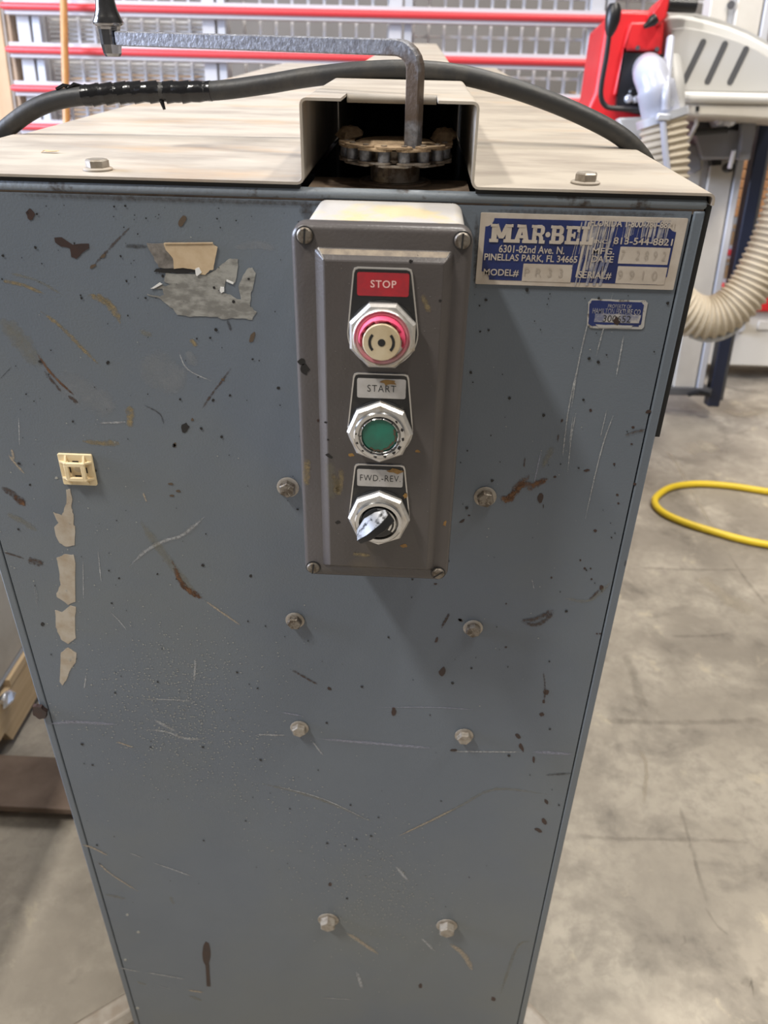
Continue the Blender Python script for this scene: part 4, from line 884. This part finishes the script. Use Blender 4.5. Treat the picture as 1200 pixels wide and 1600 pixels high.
# ================================================================== POWER CABLE draped over the lid
CYP = .72
cab = [(-60, 262), (-25, 232), (5, 205), (50, 172), (95, 155), (150, 148), (215, 144), (290, 143.5), (350, 140.5), (420, 131), (480, 121), (560, 112), (640, 109.5), (720, 117), (800, 138), (870, 163), (930, 190), (970, 213), (995, 236), (1012, 262), (1022, 300)]
pth = catmull([onY(x, y, CYP) for x, y in cab], 6)
pc = empty('power_cable', pth[60]); tag(pc, 'thick black rubber power cable draped across the cream lid', 'cable')
lo = [p.copy() for p in pth]
for q in range(12):                                             # the two ends hang down beside the cabinet
    lo.append(lo[-1] + Vector((.004 - q*.0003, 0, -.04)))
pre = []
p = pth[0].copy()
for q in range(12): p = p + Vector((-.05, 0, -.04 + .003*q)); pre.append(p.copy())
lo = pre[::-1] + lo
ob = MB().tube(lo, .0073, 16).build('cable_jacket', rubber, None, smooth=True, angle=60); under(ob, pc)
i0 = len(pre) + 6*4 + 4; i1 = len(pre) + 6*7 + 5
seg = lo[i0:i1]
under(MB().tube(seg, [.0076 + .0006*math.sin(i*2.1) + .0004*random.random() for i in range(len(seg))], 14).build('tape_wrap', tape, None, smooth=True, angle=50), pc)
for k in range(7):                                              # overlapping turns of tape
    i = i0 + 2 + k*2; c = lo[i]; t = (lo[i+1] - lo[i-1]).normalized(); t2 = (t + Vector((0, .25, .12))).normalized()
    under(MB().tube([c - t2*.0045, c + t2*.0045], [.0085, .0082], 14).build('tape_turn', tape, None, smooth=True, angle=50), pc)
c = lo[i0-1]
for k in range(4): under(MB().tube([c + Vector((-.016+.009*k, -.003, .0052)), c + Vector((-.010+.009*k, -.001, .0078 + .0010*(k % 2))), c + Vector((.001+.009*k, .001, .0066))], [.0010, .0016, .0010], 8).build('frayed_tape', tape, None, smooth=True), pc)
c = lo[i1-8]; under(MB().tube([c + Vector((0, -.004, -.006)), c + Vector((.002, -.005, -.0125))], [.002, .0012], 8).build('tape_tail', tape, None, smooth=True), pc)

# ================================================================== PANEL SAW (leaning frame behind)
saw = empty('panel_saw', SO); saw.rotation_euler = (-TH, 0, 0)
tag(saw, 'vertical panel saw with red rails, leaning aluminium frame, white beam cover and red saw head', 'saw')
W = lambda u, v, n: Vector((u, -n, v))                           # local coordinates of the saw
def sp_(mb, name, m_, parent=None, **k): return mb.build(name, m_, parent or saw, **k)
def sbox(u0, u1, v0, v1, n0, n1): return MB().box(u0, u1, -n1, -n0, v0, v1)
def spoly(pxs, n0, n1): return MB().prism([S(x, y, n1) for x, y in pxs], lambda a, b_, d: W(a, b_, d), n0, n1)
RV = [1.58, 1.44, 1.300, 1.158, 1.028, .895, .765, .635, .505, .375]
for v in RV:
    r_ = sp_(sbox(-1.572, 1.95 if v < .6 else .98, v-.024, v+.026, -.03, .0), 'support_rail', alu_lt)
    loops = [[W(u, v + k*.0125*math.sin(a), .004 + k*.014*math.cos(a)) for a in [2*PI*j/12 for j in range(12)]] for u, k in ((-1.585, .5), (-1.572, 1), (1.95 if v < .6 else .98, 1))]
    sp_(MB().loft(loops), 'red_strip', red_rail, r_, smooth=True)
for u in (-1.50, -.79, -.085, .66, 1.40, 1.9):
    sp_(sbox(u-.045, u+.002, .10, 1.75, -.075, -.032), 'frame_post', alu_lt); sp_(sbox(u+.012, u+.040, .10, 1.75, -.075, -.036), 'frame_post', alu)
gu = [(-1.46, -.84, 'louver'), (-.75, -.135, 'bars'), (-.04, .61, 'grid'), (.70, 1.35, 'grid')]
for u0, u1, kind in gu:
    mb = MB(); n_ = int((u1-u0)/.0565)
    for k in range(n_+1):
        u = u0 + (u1-u0)*k/n_; mb.box(u-.005, u+.005, .1, .112, .30, 1.72)
    st = .016 if kind == 'louver' else (.5 if kind == 'bars' else .0665); v = .32; 
    while v < 1.72:
        h = .0035 if kind == 'louver' else .005; mb.box(u0, u1, .113, .121, v-h, v+h); v += st
    stuff(sp_(mb, 'backing_grid', grid_m))
sp_(sbox(-1.57, 1.95, .06, .295, -.12, .05), 'base_beam', cream_paint, bevel=.006)
sp_(sbox(-1.58, 1.96, .285, .335, -.02, .075), 'base_rail', red_paint, bevel=.008)
kx, kv = S(1153, 510, .055); kb = sp_(MB().lathe([(.026, .05), (.026, .062), (.018, .066), (.016, .09), (.0, .092)], (kx, 0, kv), 'y', 24), 'base_knob', alu, smooth=True)
kx, kv = S(1192, 508, .055); sp_(sbox(kx-.02, kx+.10, kv-.02, kv+.018, .05, .058), 'cover_plate', cream_paint, bevel=.004)
for u in (-1.4, .4, 1.7): sp_(sbox(u-.04, u+.04, -.012, .06, -.11, .03), 'machine_foot', dark_gray)
# beam
sp_(sbox(.900, .958, .03, 1.9, .36, .44), 'beam_profile', cream_paint, bevel=.004); sp_(sbox(.955, .985, .03, 1.9, .36, .425), 'beam_groove', alu); sp_(sbox(.982, 1.062, .03, 1.9, .36, .445), 'beam_profile', cream_paint, bevel=.004); sp_(sbox(1.066, 1.088, .03, 1.9, .36, .455), 'beam_profile', alu_lt, bevel=.003)
cxh, cvh = S(1142, 8, .447); sp_(MB().lathe([(.012, .446), (.012, .449)], (cxh, 0, cvh), 'y', 16), 'beam_hole', dark_gray)
sp_(sbox(1.118, 1.160, -.02, 1.9, .40, .455), 'guide_bar', navy_bar, bevel=.004); sp_(sbox(1.161, 1.178, .0, 1.9, .39, .43), 'guide_rack', dark_gray)
sp_(sbox(.88, 1.12, .02, .05, .35, .46), 'beam_shoe', dark_gray, bevel=.004)
sp_(MB().tube([W(*S(1075, 617, .46), .46), W(*S(1090, 612, .46), .47), W(*S(1108, 617, .46), .46)], .008, 8), 'shoe_lever', black_pl, smooth=True)
# carriage under the cover
sp_(spoly([(1082, 186), (1190, 186), (1182, 205), (1088, 206)], .46, .60), 'carriage', dark_gray, bevel=.004)
sp_(spoly([(1084, 204), (1183, 202), (1172, 247), (1097, 248)], .46, .62), 'carriage', mid_gray, bevel=.006)
sp_(spoly([(1160, 190), (1183, 190), (1172, 250), (1156, 250)], .62, .65), 'carriage_plate', mid_gray, bevel=.003)
sp_(spoly([(1070, 222), (1092, 225), (1098, 265), (1086, 272), (1068, 262)], .47, .60), 'carriage_bracket', mid_gray, bevel=.006)
sp_(MB().tube([W(*S(1080, 207, .66), .66), W(*S(1136, 203, .66), .66)], .010, 10), 'carriage_rod', black_pl, smooth=True)
sp_(MB().tube([W(*S(1091, 168, .70), .70), W(*S(1088, 195, .70), .70), W(*S(1071, 228, .70), .70)], .0065, 10), 'pull_rod', cream_paint, smooth=True)
sp_(spoly([(1111, 250), (1128, 249), (1127, 258), (1113, 259)], .46, .5), 'scale_window', black_pl)
sp_(MB().lathe([(.012, .46), (.016, .48), (.014, .51), (.0, .515)], (S(1137, 262, .48)[0], 0, S(1137, 262, .48)[1]), 'y', 16), 'clamp_knob', black_pl, smooth=True)
sp_(MB().tube([W(*S(1147, 235, .66), .66), W(*S(1144, 262, .66), .64)], .007, 8), 'clamp_pin', alu, smooth=True)
for k, (px, py) in enumerate(((1122, 190), (1131, 192), (1139, 189))): sp_(MB().lathe([(.012, .60), (.019, .62), (.016, .66), (.004, .67)], (S(px, py, .64)[0], 0, S(px, py, .64)[1]), 'y', 12), 'coil_cap', alu, smooth=True)
# big cover
hood_o = [(1042, 24), (1062, 22), (1085, 25), (1110, 31), (1140, 40), (1170, 52), (1200, 68), (1235, 92), (1262, 120), (1275, 150), (1060, 145), (1052, 110), (1046, 70)]
hood_i = [(1048, 45), (1070, 42), (1095, 46), (1125, 54), (1155, 64), (1185, 78), (1215, 97), (1245, 125), (1255, 145), (1060, 143), (1054, 110), (1048, 70)]
hood = sp_(spoly(hood_o, .48, .70), 'beam_cover', white_paint, bevel=.012)
sp_(spoly(hood_i, .70, .712), 'cover_face', lt_gray, hood, bevel=.004)
sp_(spoly([(1044, 20), (1064, 18), (1088, 21), (1120, 29), (1165, 46), (1200, 64), (1198, 69), (1165, 52), (1120, 35), (1086, 26), (1046, 27)], .46, .69), 'cover_edge', lt_gray, hood)
for a, b_ in (((1098.6, 66), (1069.7, 126)), ((1132.6, 69), (1105.8, 127)), ((1165.6, 77), (1141, 128))):
    p, q = Vector(S(*a, .713)), Vector(S(*b_, .713)); d_ = (q-p).normalized(); nn = Vector((-d_.y, d_.x)); pts = []
    for c, s__ in ((q, 1), (p, -1)):
        for k in range(7):
            aa = -PI/2 + PI*k/6; v_ = c + (d_*math.cos(aa)*s__ + nn*math.sin(aa)*s__)*.0088; pts.append((v_.x, v_.y))
    sp_(MB().prism(pts, lambda a_, b2, d2: W(a_, b2, d2), .712, .7135), 'cover_slot', dark_gray, hood)
sp_(spoly([(1058, 142), (1250, 146), (1250, 163), (1060, 160)], .60, .78), 'cover_ledge', white_paint, hood, bevel=.012)
sp_(spoly([(1060, 160), (1250, 163), (1246, 190), (1064, 180)], .60, .765), 'cover_skirt', cream_paint, hood, bevel=.008)
sp_(spoly([(1088, 166), (1093, 166), (1092, 174), (1088, 174)], .766, .772), 'rod_slot', black_pl, hood)
# red head
head = sp_(spoly([(947, 27), (969, 14), (1041, 16), (1040, 40), (1034, 90), (1034, 172), (1040, 210), (1000, 235), (960, 215), (915, 175), (929, 144)], .48, .72), 'saw_head', red_paint, bevel=.012)
sp_(spoly([(984, 34), (1038, 33), (1034, 80), (978, 80), (966, 150), (958, 150)], .72, .740), 'head_cover', red_paint, head, bevel=.008)
sp_(spoly([(976, 82), (1037, 85), (1036, 168), (1006, 180), (962, 170)], .72, .744), 'motor_plate', black_pl, head)
sp_(spoly([(1019, 20), (1036, -6), (1047, -6), (1042, 28), (1030, 40)], .66, .78), 'handle_bracket', red_paint, head, bevel=.006)
sp_(MB().tube([W(*S(1044, 7, .74), .74), W(*S(1087, 9, .74), .74)], .019, 16), 'handle_bar', black_pl, head, smooth=True)
lv = [W(*S(x, y, .84), .84) for x, y in ((952, 52), (947, 90), (940, 130), (939, 150), (944, 163), (957, 169), (1003, 171))]
sp_(MB().tube(catmull(lv, 5), .0072, 10), 'feed_lever', black_pl, head, smooth=True)
g = [W(*S(x, y, .84), .84) for x, y in ((960, 6), (959, 16), (957, 32), (954, 46), (952, 57))]
sp_(MB().tube(g, [.014, .021, .0205, .016, .008], 14), 'lever_grip', black_pl, head, smooth=True)
g = [W(*S(x, y, .80), .80) for x, y in ((1006, 42), (1013, 38), (1019, 33), (1025, 28))]
sp_(MB().tube(g, [.006, .009, .015, .013], 12), 'clamp_knob', black_pl, head, smooth=True)
for px, py in ((996, 75), (1026, 77)): sp_(MB().lathe([(.006, .74), (.006, .744)], (S(px, py, .74)[0], 0, S(px, py, .74)[1]), 'y', 10), 'head_screw', dark_gray, head)
for px, py, r in ((981, 155, .012), (991, 156, .010), (987, 145, .014)): sp_(MB().lathe([(r, .72), (r, .76), (r*.6, .765)], (S(px, py, .74)[0], 0, S(px, py, .74)[1]), 'y', 12), 'head_bolt', alu if r < .013 else black_pl, head, smooth=True)
sp_(spoly([(966, 184), (1012, 182), (1012, 222), (975, 215)], .60, .76), 'depth_housing', mid_gray if False else lt_gray, head, bevel=.006)
# dust elbow and hose
NH = .86
el = [W(*S(1012, 108, .73), .73), W(*S(1013, 110, .80), .80), W(*S(1017, 118, .86), .86), W(*S(1024, 138, .88), .88), W(*S(1029, 160, .87), .87), W(*S(1034, 186, NH), NH)]
elb = sp_(MB().tube(catmull(el, 6), [.043]*10 + [.046]*8 + [.052]*13, 24), 'dust_elbow', elbow_m, smooth=True, angle=60)
sp_(MB().tube(catmull([W(*S(1048, 60, .80), .80), W(*S(1044, 100, .86), .86), W(*S(1041, 140, .93), .93), W(*S(1040, 172, .935), .935)], 6), .011, 10), 'elbow_seam', elbow_m, elb, smooth=True)
sp_(MB().tube(catmull([W(*S(1046, 95, .80), .80), W(*S(1052, 130, .83), .83), W(*S(1053, 165, .83), .83), W(*S(1052, 186, .83), .83)], 6), .030, 14), 'elbow_flange', lt_gray, elb, smooth=True)
sp_(MB().lathe([(.010, .0), (.010, .02)], W(*S(1045, 163, .9), .9), 'y', 12), 'elbow_screw', alu, elb, smooth=True)
hp = catmull([W(*S(x, y, NH), NH) for x, y in ((1035, 180), (1038, 215), (1040, 255), (1037, 300), (1030, 350), (1028, 400), (1038, 446), (1064, 482), (1100, 497), (1136, 486), (1167, 455), (1192, 412), (1215, 362), (1236, 300), (1250, 230))], 44)
arc = [0]
for i in range(1, len(hp)): arc.append(arc[-1] + (hp[i]-hp[i-1]).length)
hose = sp_(MB().tube(hp, [.0635 + .0042*math.cos(2*PI*a/.0185) for a in arc], 22), 'dust_hose', hose_m, smooth=True, angle=80)
sp_(MB().tube([W(*S(1034, 178, NH), NH), W(*S(1036, 190, NH), NH)], .0715, 24), 'hose_clamp', alu, hose, smooth=True)
sp_(sbox(S(1034, 184, NH+.07)[0]-.016, S(1034, 184, NH+.07)[0]+.020, S(1034, 189, NH+.07)[1], S(1034, 178, NH+.07)[1], NH+.066, NH+.084), 'clamp_buckle', alu, hose, bevel=.003)
sp_(MB().tube(catmull([W(*S(x, y, NH+.072), NH+.072) for x, y in ((1036, 190), (1039, 230), (1044, 275))], 6), .009, 8), 'hose_strap', elbow_m, hose, smooth=True)
cbl = [W(*S(x, y, NH+.02), NH+.02) for x, y in ((1050, 470), (1064, 503), (1083, 524), (1110, 530), (1140, 521), (1168, 494), (1188, 462), (1204, 430), (1225, 370))]
sp_(MB().tube(catmull(cbl, 8), .010, 10), 'control_cable', grey_cable, smooth=True)

# planks resting on a ledge of the saw -------------------------------------------
lv0 = S(1180, 338, .06)[1]
sp_(sbox(1.12, 1.9, lv0-.03, lv0-.004, .0, .12), 'support_ledge', mid_gray); sp_(sbox(1.30, 1.42, lv0-.075, lv0-.034, .02, .14), 'ledge_bracket', white_paint)
Mw = Matrix.Translation(SO) @ Matrix.Rotation(-TH, 4, 'X')
for k in range(6):
    mb = sbox(1.10 + .01*random.random(), 1.86, lv0 - .003 + k*.0335, lv0 + .0275 + k*.0335, .014, .118)
    o = mb.build('wood_plank', plank_m, bevel=.003); o.matrix_world = Mw
    tag(o, ['bottom orange brown plank of the stack, lying on the saw ledge', 'orange brown plank second from the saw ledge in the stack', 'orange brown plank third from the saw ledge in the stack', 'orange brown plank third from the top of the ledge stack', 'orange brown plank second from the top of the ledge stack', 'topmost orange brown plank of the stack on the saw ledge'][k], 'plank', 'planks stacked on the saw ledge')

# ================================================================== things around
# broom stick leaning on the saw rails
a = S(100.5, 0, .05); b_ = S(110.4, 185, .05); k0 = Vector(a); k1 = Vector(b_); dd = (k1-k0)/(k1.y-k0.y)
lo_ = Vector((k1.x + dd.x*(0.02-k1.y), .02)); hi_ = Vector((k0.x + dd.x*(1.62-k0.y), 1.62))
def sw(u, v, n): return Mw @ W(u, v, n)
q0 = sw(lo_.x, .0, .05); q0.z = .0
bs = MB().tube([sw(lo_.x, .02, .16), sw((lo_.x+hi_.x)/2, .82, .098), sw(hi_.x, 1.60, .036), sw(hi_.x, 1.62, .034)], [.0135, .0135, .0135, .008], 14).build('wooden_stick', stick, smooth=True)
tag(bs, 'varnished wooden stick leaning against the red rails', 'stick')
# boards leaning at the left end of the saw
def board(px0, px1, n0, n1, v1, m_, lab, name):
    u0 = S(px0, 100, n1)[0]; u1 = S(px1, 100, n1)[0]
    o = sbox(u0, u1, .0, v1, n0, n1).build(name, m_, bevel=.003); o.matrix_world = Mw @ Matrix.Translation((0, 0, .012)); tag(o, lab, 'board'); return o
board(-70, 11.5, -.06, -.035, 1.75, wood_tan, 'wide tan plywood board leaning at the end of the saw frame', 'plywood_board')
board(12.5, 17, -.10, -.03, 1.70, mat('grey_brown_edge', (.30, .25, .21), .7), 'narrow grey brown board between tan plywood and brown board', 'thin_board')
board(18, 25, -.10, -.035, 1.72, wood_brn, 'narrow brown board against the saw frame', 'narrow_board')
c = onZ(78, 239, 1.1664); mb = MB()
loops = [[c + Vector((-.0062 + .0031*i + random.uniform(-.0006, .0006), a_*(.0022 - .0004*abs(i-2)), .0002 + .0012*abs(math.sin(i*1.3)) + b2)) for a_, b2 in ((-1, 0), (1, 0), (1, .0005), (-1, .0005))] for i in range(5)]
wc = mb.loft(loops).build('wood_chip', pine); tag(wc, 'small curled wood chip lying on the cream lid', 'wood chip')
# yellow hose loop on the floor
yp = [(1420, 800), (1300, 782), (1200, 768), (1140, 759), (1090, 756), (1050, 761), (1027, 775), (1024, 788), (1040, 803), (1075, 818), (1120, 832), (1160, 843), (1200, 851), (1300, 868), (1430, 890)]
yh = MB().tube(catmull([onZ(x, y, .0115) for x, y in yp], 8), .0105, 12).build('yellow_air_hose', hose_y, smooth=True); tag(yh, 'yellow air hose lying in a loop on the concrete floor', 'hose')
# pallet with stack at the left
PX = onZ(30, 1131, .03).x; 
pal = empty('wooden_pallet', (PX-.5, 1.2, 0)); tag(pal, 'pine pallet with notched side beam standing left of the machine', 'pallet')
def pp(mb, name, m_=pine, **k): return under(mb.build(name, m_, None, **k), pal)
ny = onZ(38, 1131, .03).y
P0_, P1_ = .30, 2.05
for xs in (PX, PX-.48, PX-.96):
    pr = [(P0_, .022), (ny-.24, .022), (ny-.225, .058), (ny-.05, .058), (ny-.035, .022), (ny+.10, .022), (ny+.30, .022), (ny+.31, .058), (ny+.50, .058), (ny+.51, .022), (P1_, .022), (P1_, .125), (P0_, .125)]
    pp(MB().prism(pr, lambda a_, b2, d2: Vector((d2, a_, b2)), xs-.038, xs), 'stringer')
for k in range(9): pp(MB().box(PX-1.0, PX+.002, P0_+k*.2, P0_+k*.2+.11, .1252, .142), 'deck_board')
for y_ in (P1_-.1, P1_-1.0): pp(MB().box(PX-1.0, PX-.04, y_, y_+.1, .004, .0218), 'bottom_board')
stk = empty('board_bundle', (PX-.5, 1.2, .142)); tag(stk, 'pale beige particle board bundle loaded on the pine pallet', 'board bundle')
for k, (za, zb2) in enumerate(((.1445, .420), (.4204, .530))):
    o = MB().box(PX-.98, PX-.012-.004*k, P0_+.01, P1_-.02, za, zb2).build('particle_board', sheet_m, None, bevel=.002); under(o, stk)
o = MB().box(PX-.98, PX-.006, P0_+.01, P1_-.02, .1422, .1444).build('bottom_sheet', mid_gray, None); under(o, stk)
# crumpled foil scrap on the pallet edge
c = onZ(6, 1105, .12); mb = MB(); c = Vector((PX+.006, onZ(6, 1105, .10).y, .110)); loops = []
for h, r in ((0, .004), (.006, .016), (.014, .022), (.022, .015), (.028, .004)):
    loops.append([c + Vector((r*.6*math.cos(t_)*random.uniform(.6, 1.3), r*1.1*math.sin(t_)*random.uniform(.6, 1.3), h)) for t_ in [2*PI*j/9 for j in range(9)]])
fo = mb.loft(loops).build('foil_scrap', foil); tag(fo, 'crumpled silver foil scrap stuck on the pallet edge', 'foil scrap')
# brown board lying low in front of the pallet
a = onZ(50, 1181, .045); b_ = onZ(50, 1262, .045)
br = empty('brown_board', (-.7, (a.y+b_.y)/2, 0)); tag(br, 'weathered brown board raised on blocks beside the pallet', 'board')
under(MB().box(-1.3, XL-.035, b_.y, a.y, .030, .045).build('board_top', old_brown, None, bevel=.002), br)
for xs in (-1.2, -.75): under(MB().box(xs, xs+.06, b_.y+.02, a.y-.01, 0, .0298).build('block', old_brown, None), br)
# cartons behind the saw, seen through the frame
random.seed(3)
boxes = ((-1.75, .55, .62, 'tall'), (-1.10, .62, .52, 'wide'), (-.45, .50, .66, 'low'), (.10, .66, .55, 'deep'), (.80, .56, .60, 'narrow'), (1.45, .6, .55, 'end'))
lab = ['brown cardboard carton behind the louvred bay of the saw', 'brown cardboard carton beside the louvred bay seen through the saw', 'brown cardboard carton behind the barred bay of the saw', 'brown cardboard carton behind the square grid of the saw', 'brown cardboard carton behind the red saw head', 'brown cardboard carton behind the stacked planks']
for (x_, w_, h_, _), l_ in zip(boxes, lab):
    o = MB().box(x_, x_+w_, 4.35, 4.85, 0, h_*1.6).build('cardboard_carton', carton, bevel=.004); tag(o, l_, 'carton')
# pale dividing boards behind the grid
